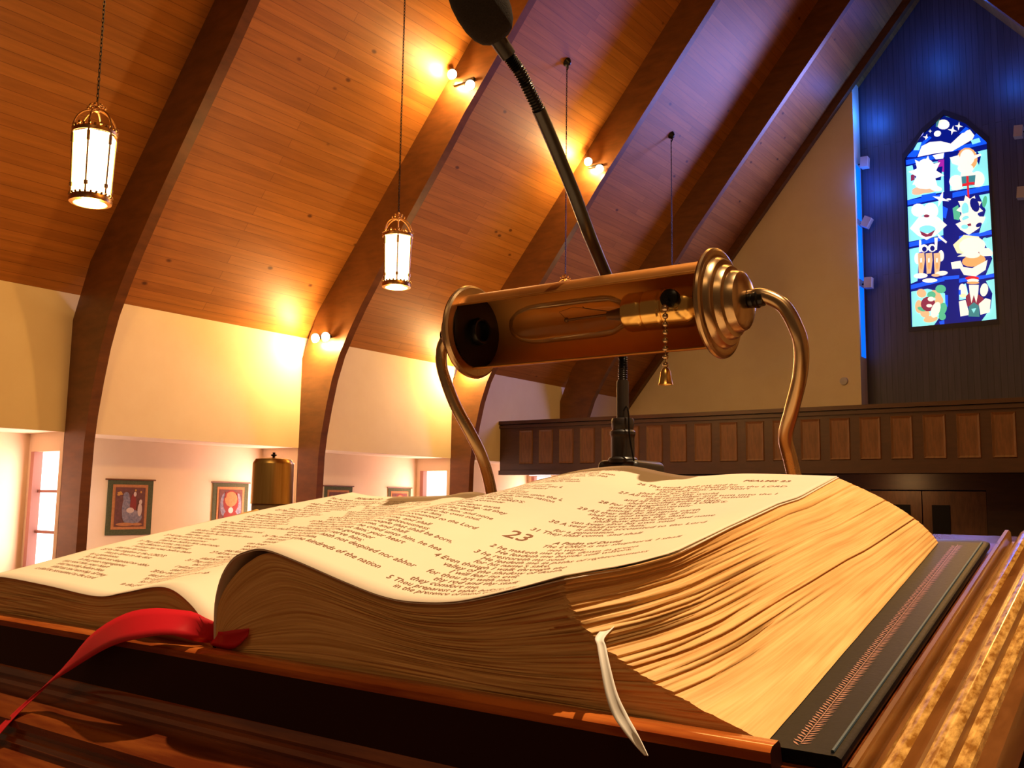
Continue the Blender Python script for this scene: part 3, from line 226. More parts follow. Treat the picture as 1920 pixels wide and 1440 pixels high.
# left wall: upper panel over a shallow aisle recess, window returns at every arch
SOF = .865; XO = -13.95
wl = MB(); wl.box((XO-.2, Y0, SOF), (XW, YB+.2, ZT+.0)); wl.box((XO-.2, Y0, FL), (XO, YB+.2, SOF))
wl.build('wall_left', M_PLASTER, smooth=False, kind='structure')
GX0, GX1, GZ0, GZ1 = -13.74, -13.1, -1.15, .60
for k, y in enumerate(COLS):
    r = MB(); y1 = y+.22
    r.box((XO, y, GZ1), (XW, y1, SOF)); r.box((XO, y, FL), (XW, y1, GZ0)); r.box((XO, y, GZ0), (GX0-.09, y1, GZ1)); r.box((GX1, y, GZ0), (XW, y1, GZ1))
    r.build('wall_left', M_PLASTER, smooth=False, kind='structure')
    wn = MB().box((GX0, y+.10, GZ0), (GX1, y+.12, GZ1)).build('window_%d' % (k+2), M_DAY, smooth=False, kind='structure')
    fr = MB(); fr.box((GX0-.09, y-.03, GZ0-.02), (GX0, y+.2, GZ1)); fr.box((GX0, y-.0, GZ0-.05), (GX1, y+.2, GZ0))
    for q in (.03, -.55): fr.box((GX0, y+.06, q-.02), (GX1, y+.1, q+.02))
    fo = fr.build('window_frame', M_MAUVE, smooth=False)
    for v in fo.data.vertices: v.co.z += 0
    fo.parent = wn; fo.matrix_parent_inverse = wn.matrix_world.inverted()
# right wall
MB().box((XR, Y0, FL), (XR+.2, 24.3, ZT)).build('wall_right', M_PLASTER, smooth=False, kind='structure')
# back wall: two plaster wings in front of a boarded centre with the stained glass
XL, XRR = -6.6, -2.6
g = MB(); t0, t1 = YB, YB+.55
for P in ([(XW, FL), (XL, FL), (XL, roofz(XL)+.02), (XW, ZT+.02)], [(XRR, FL), (XR, FL), (XR, ZT+.02), (XRR, roofz(XRR)+.02)]):
    g.prism(P, lambda p, q, t: Vector((p, t, q)), t0, t1)
g.build('wall_back', M_PLASTER, smooth=False, kind='structure')
WX, WZ = XC, 4.3
OUT = [(-.945, 0), (.93, 0), (.9, 4.27), (.45, 4.85), (-.01, 5.16), (-.5, 4.8), (-.945, 4.24)]
def cut_wall():
    # boarded wall around the lancet opening: fan of quads from the opening outline to an outer ring
    o = [(XL-.3, FL), (XRR+.3, FL), (XRR+.3, roofz(XRR+.3)), (WX+.7, roofz(WX+.7)), (WX, ZR), (WX-.7, roofz(WX-.7)), (XL-.3, roofz(XL-.3))]
    i = [(WX+a, WZ+b) for a, b in OUT]; vs = []; fs = []; n = len(o); uv = []
    for y in (24.0, 24.25):
        for x, z in o+i: vs.append((x, y, z)); uv.append((z, x))
    for l in (0, 2*n):
        for k in range(n):
            k2 = (k+1) % n; f = (l+k, l+k2, l+n+k2, l+n+k); fs.append(f)
    for k in range(n):
        k2 = (k+1) % n; fs.append((n+k, n+k2, 3*n+k2, 3*n+k))
    return vs, fs, uv
v, f, u = cut_wall(); fixn(mesh('wall_back_centre', v, f, M_DARKWALL, uvs=u, kind='structure')).name = 'wall_back.001'
# stained glass window
GC = dict(c=((.27, .85, .84), 1.0), w=((1, .95, .78), 1.0), b=((.005, .10, 1.0), 1.0), d=((.0, .008, .20), .9), t=((.80, .50, .24), 1.0), g=((.10, .55, .30), .9), m=((.28, .03, .07), .9),
          r=((.75, .02, .03), 1.0), o=((.90, .42, .14), 1.0), k=((.06, .28, .30), .8), p=((.45, .02, .40), .8), y=((1, .88, .50), 1.0))
GM = {k: mat('stained_glass_'+k, c, .3, emis=c, es=s) for k, (c, s) in GC.items()}
win = MB().prism([(WX+a, WZ+b) for a, b in OUT], lambda p, q, t: Vector((p, t, q)), 24.06, 24.10).build('window_1', GM['d'], smooth=False, kind='structure')
keys = list(GM); gp = MB()
for k, (c, pts) in enumerate(GLASS):
    gp.cur = keys.index(c); y = 24.056-.0003*k
    pts = [(WX+min(max(a, -.93), .92), WZ+min(max(b, .01), 5.12)) for a, b in pts]; ar = sum(pts[i][0]*pts[(i+1) % len(pts)][1]-pts[(i+1) % len(pts)][0]*pts[i][1] for i in range(len(pts)))
    if ar < 0: pts = pts[::-1]
    n = len(pts); gp.add([(a, y, b) for a, b in pts], [tuple(range(n))])
o = gp.build('pane', [GM[k] for k in keys], win, smooth=False, fix=False); o.location = (0, 0, 0)
fr = MB(); n = len(OUT)
for i in range(n):
    a = Vector((WX+OUT[i][0], 23.99, WZ+OUT[i][1])); b = Vector((WX+OUT[(i+1) % n][0], 23.99, WZ+OUT[(i+1) % n][1])); c = Vector((WX, 23.99, WZ+2.4))
    oa = a+(a-c).normalized()*.13; ob = b+(b-c).normalized()*.13
    fr.add([a, b, ob, oa, a+Vector((0, .07, 0)), b+Vector((0, .07, 0)), ob-Vector((0, .0, 0)), oa], [(0, 1, 2, 3), (0, 1, 5, 4)])
fr.build('frame', M_DARKWALL, win, smooth=False, fix=False)
# arches
INN = [(-8.9, 6.78), (-9.36, 6.22), (-9.70, 5.75), (-10.5, 4.72), (-11.05, 4.0), (-11.57, 3.27), (-11.83, 2.86), (-12.06, 2.45), (-12.22, 2.02), (-12.34, 1.54), (-12.43, 1.1), (-12.48, .7), (-12.5, 0), (-12.5, FL)]
ztop = lambda x: roofz(x)-1.06
INN = [(XC, ZR-1.1)]+[(x, ztop(x)) for x in (-5.2, -6.2, -7.2, -8.2)]+INN
prof = []
L = INN; Rr = [(2*XC-x, z) for x, z in INN][::-1]
for k, y in enumerate(COLS):
    b = MB(); vs = []; fs = []; outer = []
    def oz(x, z):       # matching point on the roof / wall line
        return (x, z)
    pin = L; pout = []
    for x, z in L:
        if z > 2.6: xx = x-.30 if x > -11.6 else max(XW, x-.55); pout.append((max(XW, xx-.25), roofz(max(XW, xx-.25))+.01))
        else: pout.append((XW-.01, min(z, ZT)))
    pout[0] = (XC, ZR)
    for mir in (0, 1):
        A = [((2*XC-x) if mir else x, z) for x, z in pin]; B = [((2*XC-x) if mir else x, z) for x, z in pout]; n = len(A)
        vs = [(x, y-.0, z) for x, z in A+B]+[(x, y+.15, z) for x, z in A+B]
        fs = []
        for i in range(n-1):
            fs += [(i, i+1, n+i+1, n+i), (2*n+i, 3*n+i, 3*n+i+1, 2*n+i+1), (i, 2*n+i, 2*n+i+1, i+1), (n+i, n+i+1, 3*n+i+1, 3*n+i)]
        b.add(vs, fs)
    b.build('trim_%d' % (k+1), M_BEAM, kind='structure', ang=30)
# slim beam strip added along the back wall for the dark shadow edge
b = MB(); P = [(XW, ZT-.30), (XC, ZR-.30), (XC, ZR), (XW, ZT)]
b.prism(P, lambda p, q, t: Vector((p, t, q)), YB-.18, YB-.005); b.build('trim_6', M_BEAM, kind='structure', smooth=False)
# glowing strips added on the plaster wing's reveal for the blue light there
M_BLUE = mat('blue_reveal_glow', (.0, .12, 1), .3, emis=(.0, .13, 1.0), es=1.3)
for za, zb in ((3.6, 5.35), (5.55, 6.9), (7.08, 8.45)):
    MB().box((XL-.004, YB+.12, za), (XL+.012, YB+.46, zb)).build('window_7', M_BLUE, smooth=False, kind='structure')
# gallery at the back
GY = 17.39
gal = thing('gallery', 'dark oak gallery front with a row of raised panels at the back of the church', 'gallery', (XC, GY, .55))
b = MB(); b.box((XW+.005, GY, .60), (XR-.005, GY+.12, 1.70)); b.box((XW+.005, GY-.04, 1.62), (XR-.005, GY, 1.68)); b.box((XW+.005, GY-.05, .56), (XR-.005, GY+.14, .66)); b.build('parapet', M_GALLERY, gal, smooth=False)
b = MB(); b.box((XW+.005, GY-.07, 1.705), (XR-.005, GY+.2, 1.78)); b.build('handrail', M_GALLERY, gal, smooth=False)
b = MB(); b.box((XW+.005, GY+.141, .66), (XR-.005, YB-.01, .80)); b.build('deck', M_GALLERY, gal, smooth=False)
pw = .37; x = -12.27
first = None
while x < XR-.3:
    if first is None:
        b = MB(); a = (x-pw/2, GY-.02, .80); c = (x+pw/2, GY, 1.56)
        b.add([(a[0], GY, a[2]), (c[0], GY, a[2]), (c[0], GY, c[2]), (a[0], GY, c[2]), (a[0]+.012, GY-.02, a[2]+.012), (c[0]-.012, GY-.02, a[2]+.012), (c[0]-.012, GY-.02, c[2]-.012), (a[0]+.012, GY-.02, c[2]-.012),
               (a[0]+.045, GY-.008, a[2]+.045), (c[0]-.045, GY-.008, a[2]+.045), (c[0]-.045, GY-.008, c[2]-.045), (a[0]+.045, GY-.008, c[2]-.045)],
              [(0, 1, 5, 4), (1, 2, 6, 5), (2, 3, 7, 6), (3, 0, 4, 7), (4, 5, 9, 8), (5, 6, 10, 9), (6, 7, 11, 10), (7, 4, 8, 11), (8, 9, 10, 11)])
        first = b.build('panel', M_PANEL, gal, smooth=False, fix=True); fx = x
    else:
        o = first.copy(); C.objects.link(o); o.parent = gal; o.location = first.location+Vector((x-fx, 0, 0))
    x += .5355
# oak screen under the gallery with a pair of doors
SY = 21.0
b = MB(); b.box((XW+.01, SY, FL), (-6.0, SY+.12, .655)); b.box((-3.55, SY, FL), (XR-.01, SY+.12, .655)); b.box((-6.0, SY, .33), (-3.55, SY+.12, .655)); b.build('wall_under_gallery', M_GALLERY, smooth=False, kind='structure').name = 'wall_back.002'
for i, xa in enumerate((-5.98, -4.76)):
    d = MB().box((xa, SY+.02, FL), (xa+1.2, SY+.08, .30)).build('door_%d' % (i+1), M_PANEL, smooth=False, kind='structure')
    MB().box((xa+.62 if i == 0 else xa+.18, SY+.005, -.75), (xa+.98 if i == 0 else xa+.52, SY+.019, .02)).build('door_pane', mat('dark_glass', (.01, .008, .008), .1), d, smooth=False).location = (0, 0, 0)
fl = thing('ceiling_light', 'thin white fluorescent tube light glowing in the dark under the gallery', 'light', (-12.64, 18.5, .62))
MB().box((-12.98, 18.46, .602), (-12.30, 18.54, .655)).build('housing', mat('white_metal', (.7, .7, .7), .5), fl, smooth=False)
MB().tube([(-12.94, 18.5, .588), (-12.34, 18.5, .588)], .016).build('tube', mat('tube_light', (1, 1, 1), .5, emis=(.85, .92, 1), es=1.2), fl)
light('gallery_soffit_lamp', 'AREA', (-5.2, 20.0, .58), 9, (1, .55, .2), aim=(-5.2, 21.2, .1), size=.5)
# pendant lanterns
M_LGLASS = mat('glowing_lantern_glass', (1, .9, .7), .5, emis=(1, .72, .34), es=9)
M_IRON = noisy('lantern_brass', (.30, .15, .05), (.50, .26, .09), ns=20, rough=.35, metal=1)
def lantern(x, y, label, up=0.0):
    t = thing('pendant_lantern', label, 'lantern', (x, y, 2.86+up), 'pendant lanterns in a row along the nave')
    ca, sa = .14, 0
    g = MB(); R = .205; n = 6; zb, zt = 2.93+up, 3.60+up
    ang = [math.radians(60*k+14) for k in range(n)]
    P = lambda r, a, z: Vector((x+r*math.cos(a), y+r*math.sin(a), z))
    vs = [P(R*.90, a, zb) for a in ang]+[P(R, a, zt) for a in ang]
    g.add(vs, [(k, (k+1) % n, n+(k+1) % n, n+k) for k in range(n)]); g.build('glass', M_LGLASS, t, smooth=False)
    d = MB(); d.lathe([(0, 2.885+up), (.145, 2.885+up), (.15, 2.893+up)], (x, y, 0), n=20); d.build('diffuser', M_LGLASS, t)
    f = MB()
    for a in ang:
        f.tube([P(R*.92, a, zb-.02), P(R*1.03, a, zt+.01)], .009, 6); f.tube([P(R*.93, a, zb+.10), P(R*.935, a, zb+.14)], .02, 6); f.tube([P(R*1.01, a, zt-.12), P(R*1.02, a, zt-.02)], .017, 6)
    rg = [(R*.98, zb-.035), (R*1.0, zb), (R*.93, zb+.03), (R*.85, zb+.02), (R*.78, zb-.045), (R*.98, zb-.035)]
    f.lathe([(r, z) for r, z in rg], (x, y, 0), n=24)
    f.lathe([(R*1.05, zt), (R*1.07, zt+.035), (R*1.0, zt+.05), (R*1.0, zt), (R*1.05, zt)], (x, y, 0), n=24)
    for k in range(24):
        a = 2*math.pi*k/24; f.ball(P(R*1.0, a, zt+.055+.018*(k % 2)), .017, 4); f.ball(P(R*.96, a, zb+.035), .013, 4)
    f.build('frame', M_IRON, t)
    c = MB()
    for a in ang:
        pts = [P(R*1.02*math.cos(q), a, zt+.05+.22*math.sin(q)) for q in [math.radians(v) for v in range(0, 84, 9)]]; c.tube(pts, .0095, 6)
        c.ball(P(.055, a, zt+.315), .017, 5); c.ball(P(.085, a+.5, zt+.29), .014, 5)
    c.lathe([(0, zt+.24), (.03, zt+.25), (.035, zt+.28), (.018, zt+.3), (.03, zt+.33), (.012, zt+.36), (0, zt+.37)], (x, y, 0), n=12); c.build('crown', M_IRON, t)
    zc = roofz(x); h = MB(); z = zt+.36; k = 0
    while z < zc-.03:
        a = k % 2*math.pi/2; u = Vector((math.cos(a), math.sin(a), 0))
        h.tube([Vector((x, y, z))-u*.010, Vector((x, y, z+.035))-u*.010], .0045, 4); h.tube([Vector((x, y, z))+u*.010, Vector((x, y, z+.035))+u*.010], .0045, 4); h.ball((x, y, z+.040), .011, 4)
        z += .045; k += 1
    h.build('chain', M_DARKMET, t, smooth=False)
    r = MB(); nn = Vector((SL, 0, -1)).normalized(); r.lathe([(0, .09), (.03, .085), (.075, .03), (.085, .0)], Vector((x, y, zc)), ax=nn, n=16); r.tube([Vector((x, y, zc-.01))+nn*.02, Vector((x+.03, y, zc-.12)), (x, y, zc-.16)], .012, 6); r.build('ceiling_rose', M_DARKMET, t)
    light('lantern_and_fill_glow', 'POINT', (x, y, 2.7+up), {4.95: 135, 9.43: 150, 13.72: 85}.get(y, 22), (1, .50, .12), shadow_soft_size=.12)
lantern(-8.88, 4.95, 'glowing brass pendant lantern on a long chain, nearest and largest, at upper left')
lantern(-8.88, 9.43, 'smaller glowing brass pendant lantern hanging left of the black microphone neck')
lantern(-8.88, 13.72, 'brass pendant lantern hanging behind the lamp tube, third along the nave')
lantern(-8.88, 17.88, 'farthest brass pendant lantern, its dark ceiling hook and chain on the purple-lit boards', up=.55)
# twin spotlights on the arches, facing the chancel
M_BULB = mat('spotlight_lens', (1, .9, .7), .3, emis=(1, .80, .45), es=90)
def spot(x, y, z, label, dx, dz, pw):
    t = thing('twin_spotlight', label, 'spotlight', (x, y, z), 'twin spotlights on the arches')
    MB().box((x-dx-.03, y-.05, z+dz*.0-.02), (x+dx+.03, y-.001, z+.02)).build('bracket', M_DARKMET, t, smooth=False)
    for s in (-1, 1):
        c = Vector((x+s*dx, y-.06, z-s*dz)); a = Vector((.42, -.9, -.22)).normalized()
        h = MB(); h.lathe([(0, -.02), (.045, -.015), (.07, .03), (.088, .11), (.080, .11), (.07, .06), (0, .06)], c, ax=a, n=18); hd = h.build('lamp_head', M_DARKMET, t)
        q = MB(); q.lathe([(0, .112), (.04, .107), (.078, .09)], c, ax=a, n=18); q.build('lens', M_BULB, hd)
    for s in (-1, 1): light('spotlight_spill', 'POINT', (x+s*dx, y-.17, z-s*dz-.10), pw, (1, .62, .22), shadow_soft_size=.05)
spot(-12.42, 11.41, 2.80, 'glaring twin spotlight low on the second arch beside the white wall', .13, .0, 125)
spot(-9.36, 11.41, 6.74, 'glaring twin spotlight high on the arch left of the microphone head', .19, .14, 125)
spot(-12.50, 15.64, 2.80, 'glaring twin spotlight low on the third arch, at the left end of the brass tube', .10, .0, 115)
spot(-9.42, 15.64, 6.60, 'glaring twin spotlight high on the third arch right of the microphone neck', .13, .10, 115)
# box spotlights beside the blue reveal and on the far right
M_BOX = mat('pale_grey_box', (.55, .52, .56), .5)
def boxlamp(x, y, z, label, tilt=0):
    t = thing('box_floodlight', label, 'floodlight', (x, y, z), 'pale box floodlights beside the stained glass')
    b = MB(); R = Matrix.Rotation(tilt, 3, 'Y'); c = Vector((x, y, z)); b.box((-.09, -.12, -.13), (.09, .10, .13), R=lambda v: c+R @ v); b.build('body', M_BOX, t, smooth=False)
    MB().tube([(x-.09 if x < XC else x+.09, y+.02, z), (x-.17 if x < XC else x+.30, y+.04, z)], .02, 8).build('bracket', M_DARKMET, t)
for z, tl, lb in ((8.52, .05, 'topmost of the three pale box floodlights beside the blue strip'), (6.98, .5, 'tilted middle box floodlight of the three beside the blue strip'), (5.44, .05, 'lowest of the three pale box floodlights beside the blue strip')):
    boxlamp(-6.42, 23.7, z, lb, tl)
for z, lb in ((8.55, 'pale box floodlight at the right picture edge, level with the window shoulders'), (7.1, 'pale box floodlight at the right picture edge, level with the red cross')):
    boxlamp(-2.98, 23.7, z, lb, .1)
# added blue points imitating lens bloom on the boards round the window
for a, e in (((-6.2, 23.5, 9.7), 36), ((-6.2, 23.35, 7.9), 34), ((-4.7, 23.2, 10.9), 34), ((-3.1, 23.45, 9.9), 18), ((-6.25, 23.4, 6.2), 12)):
    light('window_bloom_fill', 'POINT', a, e, (.02, .17, 1), shadow_soft_size=.12)
o = MB(); o.lathe([(0, -.07), (.09, -.06), (.10, 0)], (-7.0, YB, 3.0), ax=(0, 1, 0), n=20)
tag(o.build('wall_bell', M_BOX), 'small round pale fire bell on the plaster back wall just above the gallery rail', 'bell').location = (0, 0, 0)
# banners on the aisle wall
M_BG = noisy('banner_green_cloth', (.050, .065, .022), (.085, .10, .04), ns=40, rough=.9); M_BO = noisy('banner_orange_cloth', (.38, .16, .05), (.48, .22, .08), ns=30, rough=.9)
M_BD = noisy('banner_brown_cloth', (.10, .04, .03), (.16, .06, .045), ns=20, rough=.9); M_BB = noisy('banner_blue_cloth', (.10, .11, .17), (.30, .27, .30), ns=26, rough=.9); M_BW = mat('banner_pale_cloth', (.55, .46, .40), .9)
M_BR = mat('banner_red_cloth', (.22, .03, .02), .9); M_BS = mat('banner_star_cloth', (.50, .27, .06), .9)
def banner(y0, y1, z0, z1, label, kind):
    X = XO+.012; t = thing('wall_banner', label, 'banner', (X, (y0+y1)/2, z0), 'cloth banners on the aisle wall')
    w_, h_ = y1-y0, z1-z0
    def quad(name, a, b, c, d, dx, m, par=t):
        bb = MB().box((X+dx, y0+a*w_, z0+c*h_), (X+dx+.004, y0+b*w_, z0+d*h_)); return bb.build(name, m, par, smooth=False)
    quad('cloth', 0, 1, 0, 1, 0, M_BG)
    MB().tube([(X+.012, y0-.05, z1-.01), (X+.012, y1+.03, z1-.01)], .012, 8).build('hanging_rod', M_BEAM, t)
    quad('border', .11, .88, .10, .90, .005, M_BO); pc = quad('picture_field', .17, .82, .15, .85, .010, M_BD)
    pic = MB(); mats = [M_BB, M_BW, M_BR, M_BS, M_BO]
    def ell(c, cy, cz, ry, rz, n=14, k=[0]):
        k[0] += 1; pic.cur = c; xx = X+.0145+.0008*(k[0] % 9)
        pic.add([(xx, y0+(cy+ry*math.cos(a))*w_, z0+(cz+rz*math.sin(a))*h_) for a in [2*math.pi*i/n for i in range(n)]], [tuple(range(n))])
    if kind == 0:
        ell(0, .42, .46, .10, .26); ell(0, .40, .68, .07, .09); ell(2, .56, .52, .07, .22); ell(1, .59, .73, .032, .045); ell(0, .55, .32, .22, .13); ell(1, .50, .44, .085, .05); ell(1, .71, .45, .05, .12); ell(1, .72, .59, .035, .045)
        for q in (0, .6, 1.2, 1.8): ell(3, .26+.03*math.cos(q*2), .73+.03*math.sin(q*2), .035, .018)
        ell(3, .60, .80, .02, .02); ell(3, .72, .77, .02, .02); ell(4, .40, .19, .2, .03); ell(4, .66, .19, .12, .025)
    else:
        ell(0, .33, .55, .13, .24); ell(0, .70, .50, .10, .28); ell(2, .50, .60, .22, .24); ell(4, .50, .66, .18, .15); ell(2, .50, .30, .20, .16); ell(1, .50, .44, .07, .06); ell(4, .50, .55, .05, .05)
        for q in range(5): ell(2, .34+.08*q, .74, .022, .06)
    pic.build('figures', mats, pc, smooth=False, fix=False)
banner(8.38, 9.18, -.64, .245, 'green-bordered cloth banner with blue robed figures, leftmost and fully in view', 0)
banner(10.35, 11.10, -.64, .245, 'green-bordered cloth banner with red figures and pale glare, just left of the brass cylinder lamp', 1)
banner(12.93, 13.69, -.64, .235, 'cloth banner in the third bay beside the arch, only its dark top showing', 0)
banner(14.74, 15.44, -.64, .235, 'cloth banner in the third bay, only its dark top showing, beside the bright side window', 1)
# ================================================================== lectern, in desk coordinates (u right, v up the slope, w off the slope)
P0 = Vector((-0.14046411, 0.36009866, -0.09018868)); s_ = math.radians(12.5)
DU = Vector((1, 0, 0)); DV = Vector((0, math.cos(s_), math.sin(s_))); DN = Vector((0, -math.sin(s_), math.cos(s_)))
def D(u, v, w): return P0+DU*u+DV*v+DN*w
UL, UR, VB = -.690, .030, .335
lec = thing('lectern', 'polished dark wood lectern with a sloping moulded top that carries the open book', 'lectern', (-.47, .55, PZ))
b = MB(); ts = 24
b.prism([(UL-.01, -.006), (UR+.006, -.006), (UR+.006, -.03), (UL-.01, -.03)], lambda p, q, t: D(p, t, q), -.005, VB); b.build('desk_board', M_DESK, lec, smooth=False)
# ledge strip at the reader's edge
lp = [(-.003, -.006), (-.003, .002), (-.0045, .0040), (-.011, .0044), (-.0133, .003), (-.0135, -.001), (-.0135, -.034), (-.003, -.034)]
b = MB(); b.prism(lp, lambda p, q, t: D(t, p, q), UL, .0065)
b.cur = 0; o = b.build('book_ledge', [M_SILL, mat('ledge_face_wood', (.022, .004, .0025), .45, spec=.25)], lec, ang=50)  # paler wood on top, near-black wood on the front face
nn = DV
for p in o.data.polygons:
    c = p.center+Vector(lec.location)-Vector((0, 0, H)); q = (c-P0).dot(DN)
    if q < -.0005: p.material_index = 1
# stepped moulding below the ledge
mp_ = [(-.0136, -.030), (-.0160, -.0315), (-.0175, -.034), (-.0165, -.0365), (-.0190, -.0372), (-.0210, -.0392), (-.0205, -.0415), (-.030, -.0425), (-.0400, -.0445), (-.0452, -.0475), (-.0460, -.052), (-.0440, -.0560),
       (-.0475, -.0575), (-.0495, -.060), (-.0485, -.0635), (-.058, -.066), (-.066, -.070), (-.069, -.075), (-.069, -.10), (.0, -.10), (0, -.030)]
b = MB(); b.prism(mp_, lambda p, q, t: D(t, p, q), UL-.05, .0725); b.build('front_moulding', M_DESK, lec, ang=28)
# right moulding running up the slope
rp = [(.030, -.030), (.030, -.006), (.0325, -.006), (.0330, .0010), (.0342, .0026), (.0362, .0026), (.0373, .0012), (.0376, -.0050), (.0395, -.0050), (.0410, -.0020), (.0430, .0012), (.0455, .0030), (.0478, .0034), (.0498, .0020), (.0510, -.0006),
      (.0525, -.0014), (.0545, -.0004), (.0570, .0008), (.0592, .0004), (.0612, -.0020), (.0622, -.0052), (.0640, -.0058), (.0655, -.0052), (.0668, -.0062), (.0672, -.0095), (.0695, -.0110), (.0722, -.0125), (.0732, -.0160), (.0732, -.030)]
WR = (9, 10, 11, 12, 16, 17, 18, 20, 21, 22, 23)  # profile faces that take the highlight colour
b = MB(); b.prism(rp, lambda p, q, t: D(p, t, q), -.0128, VB+.002); b.m = [1 if 1 < i and (i-2) in WR else 0 for i in range(len(b.f))]; b.build('side_moulding', [M_DESKSIDE, M_CRESTLIT], lec, ang=40)
b = MB(); b.prism([(2*(UL+UR)/2-p, q) for p, q in rp], lambda p, q, t: D(p, t, q), -.0128, VB+.002); b.m = [1 if 1 < i and (i-2) in WR else 0 for i in range(len(b.f))]; b.build('side_moulding', [M_DESKSIDE, M_CRESTLIT], lec, ang=40)
# flat shelf behind the slope and the body below
Yf, Ye = D(0, VB, 0).y, .92; ZL = -.025
b = MB(); b.box((P0.x+UL-.04, Yf, ZL-.03), (P0.x+.073, Ye, ZL)); b.build('back_shelf', M_DESK, lec, smooth=False)
b = MB(); x0, x1 = P0.x+UL-.02, P0.x+.0725
q = [D(0, -.05, -.10), D(0, VB, -.031)]
prf = [(q[0].y, q[0].z), (q[1].y, q[1].z), (Ye-.01, ZL-.031), (Ye-.01, PZ), (q[0].y+.02, PZ)]
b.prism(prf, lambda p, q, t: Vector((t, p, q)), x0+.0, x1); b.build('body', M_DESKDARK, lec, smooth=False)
# ------------------------------------------------------------------ the open book
def cr(pts, n):
    """Catmull-Rom through pts, n samples evenly spaced in arc length"""
    P = [Vector(p) for p in pts]; P = [P[0]*2-P[1]]+P+[P[-1]*2-P[-2]]; out = []
    for i in range(1, len(P)-2):
        for k in range(16):
            t = k/16; a, b_, c, d = P[i-1:i+3]
            out.append(.5*((2*b_)+(c-a)*t+(2*a-5*b_+4*c-d)*t*t+(3*b_-3*c+d-a)*t**3))
    out.append(P[-2]); L = [0]
    for i in range(1, len(out)): L.append(L[-1]+(out[i]-out[i-1]).length)
    r = []; j = 0
    for k in range(n):
        s = L[-1]*k/(n-1)
        while j < len(L)-2 and L[j+1] < s: j += 1
        f_ = (s-L[j])/max(L[j+1]-L[j], 1e-9); r.append(out[j].lerp(out[j+1], min(1, f_)))
    return r
NS, NV = 72, 30
RF = cr([(-.3335, .004), (-.3305, .018), (-.3265, .031), (-.3180, .045), (-.3060, .0555), (-.2930, .0603), (-.2768, .0621), (-.2519, .0568), (-.2174, .0475), (-.1922, .0418), (-.1713, .0405), (-.1444, .0428), (-.1126, .0506), (-.0832, .0592)], NS)
RBk = cr([(-.3335, .004), (-.331, .020), (-.325, .031), (-.312, .039), (-.2850, .0445), (-.2576, .0490), (-.2257, .0512), (-.2095, .0498), (-.170, .0427), (-.124, .0442), (-.0603, .0425)], NS)
LF = cr([(-.3365, .004), (-.3404, .0149), (-.349, .0248), (-.3666, .0336), (-.386, .0342), (-.4216, .028), (-.454, .0236), (-.514, .0268), (-.575, .0290), (-.608, .0270)], NS)
LB = cr([(-.3365, .004), (-.342, .016), (-.352, .0255), (-.370, .0300), (-.388, .0295), (-.4076, .0268), (-.462, .0252), (-.496, .0254), (-.5240, .0288)], NS)
BV = .306
def top(side, i, t):
    a, b_ = (RF, RBk) if side > 0 else (LF, LB); tt = t*t*(3-2*t)*.5+t*.5; p = a[i].lerp(b_[i], tt); s = i/(NS-1)
    if side > 0:
        p.y += .0012*math.sin(6*t+3*s)*s; eb = [(0, -.083), (.08, -.0667), (.18, -.0590), (.25, -.0600), (.40, -.0613), (.64, -.0605), (.71, -.0562), (1, -.0603)]
    else: eb = [(0, -.606), (.10, -.6020), (.31, -.600), (.60, -.5784), (.80, -.5567), (1, -.5240)]
    for k in range(len(eb)-1):
        if eb[k][0] <= t <= eb[k+1][0] or k == len(eb)-2: f_ = min(1, (t-eb[k][0])/(eb[k+1][0]-eb[k][0])); e = eb[k][1]+(eb[k+1][1]-eb[k][1])*f_; break
    base = a[-1].lerp(b_[-1], tt).x; p.x += (e-base)*s**3
    return p
def layer(side, i, t, k):
    """point of leaf k (0 bottom .. 1 top) at profile station i, depth t"""
    s = i/(NS-1); T = top(side, i, t); x0 = -.3335 if side > 0 else -.3365; xe = 0 if side > 0 else -.640
    if side > 0 and t < .25:
        gap = .0052*math.exp(-((s-.20)/.10)**2)*(1-t/.25); T = Vector((T.x+gap*.5, T.y-gap*1.2))
    B = Vector((x0+(xe-x0)*s, .0004)); p = B.lerp(T, k)
    c = -.029+(.040)*(t**.8) if side > 0 else .004
    p.x += c*4*k*(1-k)*.87*s**2*(1 if side > 0 else -1)
    # the spine lifts the lowest leaves near the gutter
    return p
def nz(*a): return noise.noise(Vector(a))
M_EDGE = None
def edge_mat():
    m = mat('page_edges', (.80, .55, .27), .62); b = m.node_tree.nodes['Principled BSDF']; tc = N(m, 'ShaderNodeTexCoord')
    mp = N(m, 'ShaderNodeMapping'); mp.inputs['Scale'].default_value = (5, 140, 1); n1 = N(m, 'ShaderNodeTexNoise', Scale=1.0, Detail=4)
    r = ramp(m, [(.25, (.68, .37, .11)), (.42, (.84, .50, .17)), (.75, (.92, .60, .25))])
    mp2 = N(m, 'ShaderNodeMapping'); mp2.inputs['Scale'].default_value = (3.0, 7, 1); n2 = N(m, 'ShaderNodeTexNoise', Scale=1.6, Detail=3); r2 = ramp(m, [(.35, (.84, .72, .56)), (.62, (1.05, 1.0, .96))])
    Lk(m, tc, 'UV', mp, 0); Lk(m, mp, 0, n1, 0); Lk(m, n1, 0, r, 0); Lk(m, tc, 'UV', mp2, 0); Lk(m, mp2, 0, n2, 0); Lk(m, n2, 0, r2, 0)
    mx = N(m, 'ShaderNodeMix', data_type='RGBA', blend_type='MULTIPLY'); mx.inputs[0].default_value = .8; Lk(m, r, 0, mx, 6); Lk(m, r2, 0, mx, 7); Lk(m, mx, 2, b, 'Base Color')
    bp = N(m, 'ShaderNodeBump', Strength=.2, Distance=.0008); Lk(m, n1, 0, bp, 'Height'); Lk(m, bp, 0, b, 'Normal')
    return m
M_EDGE = edge_mat()
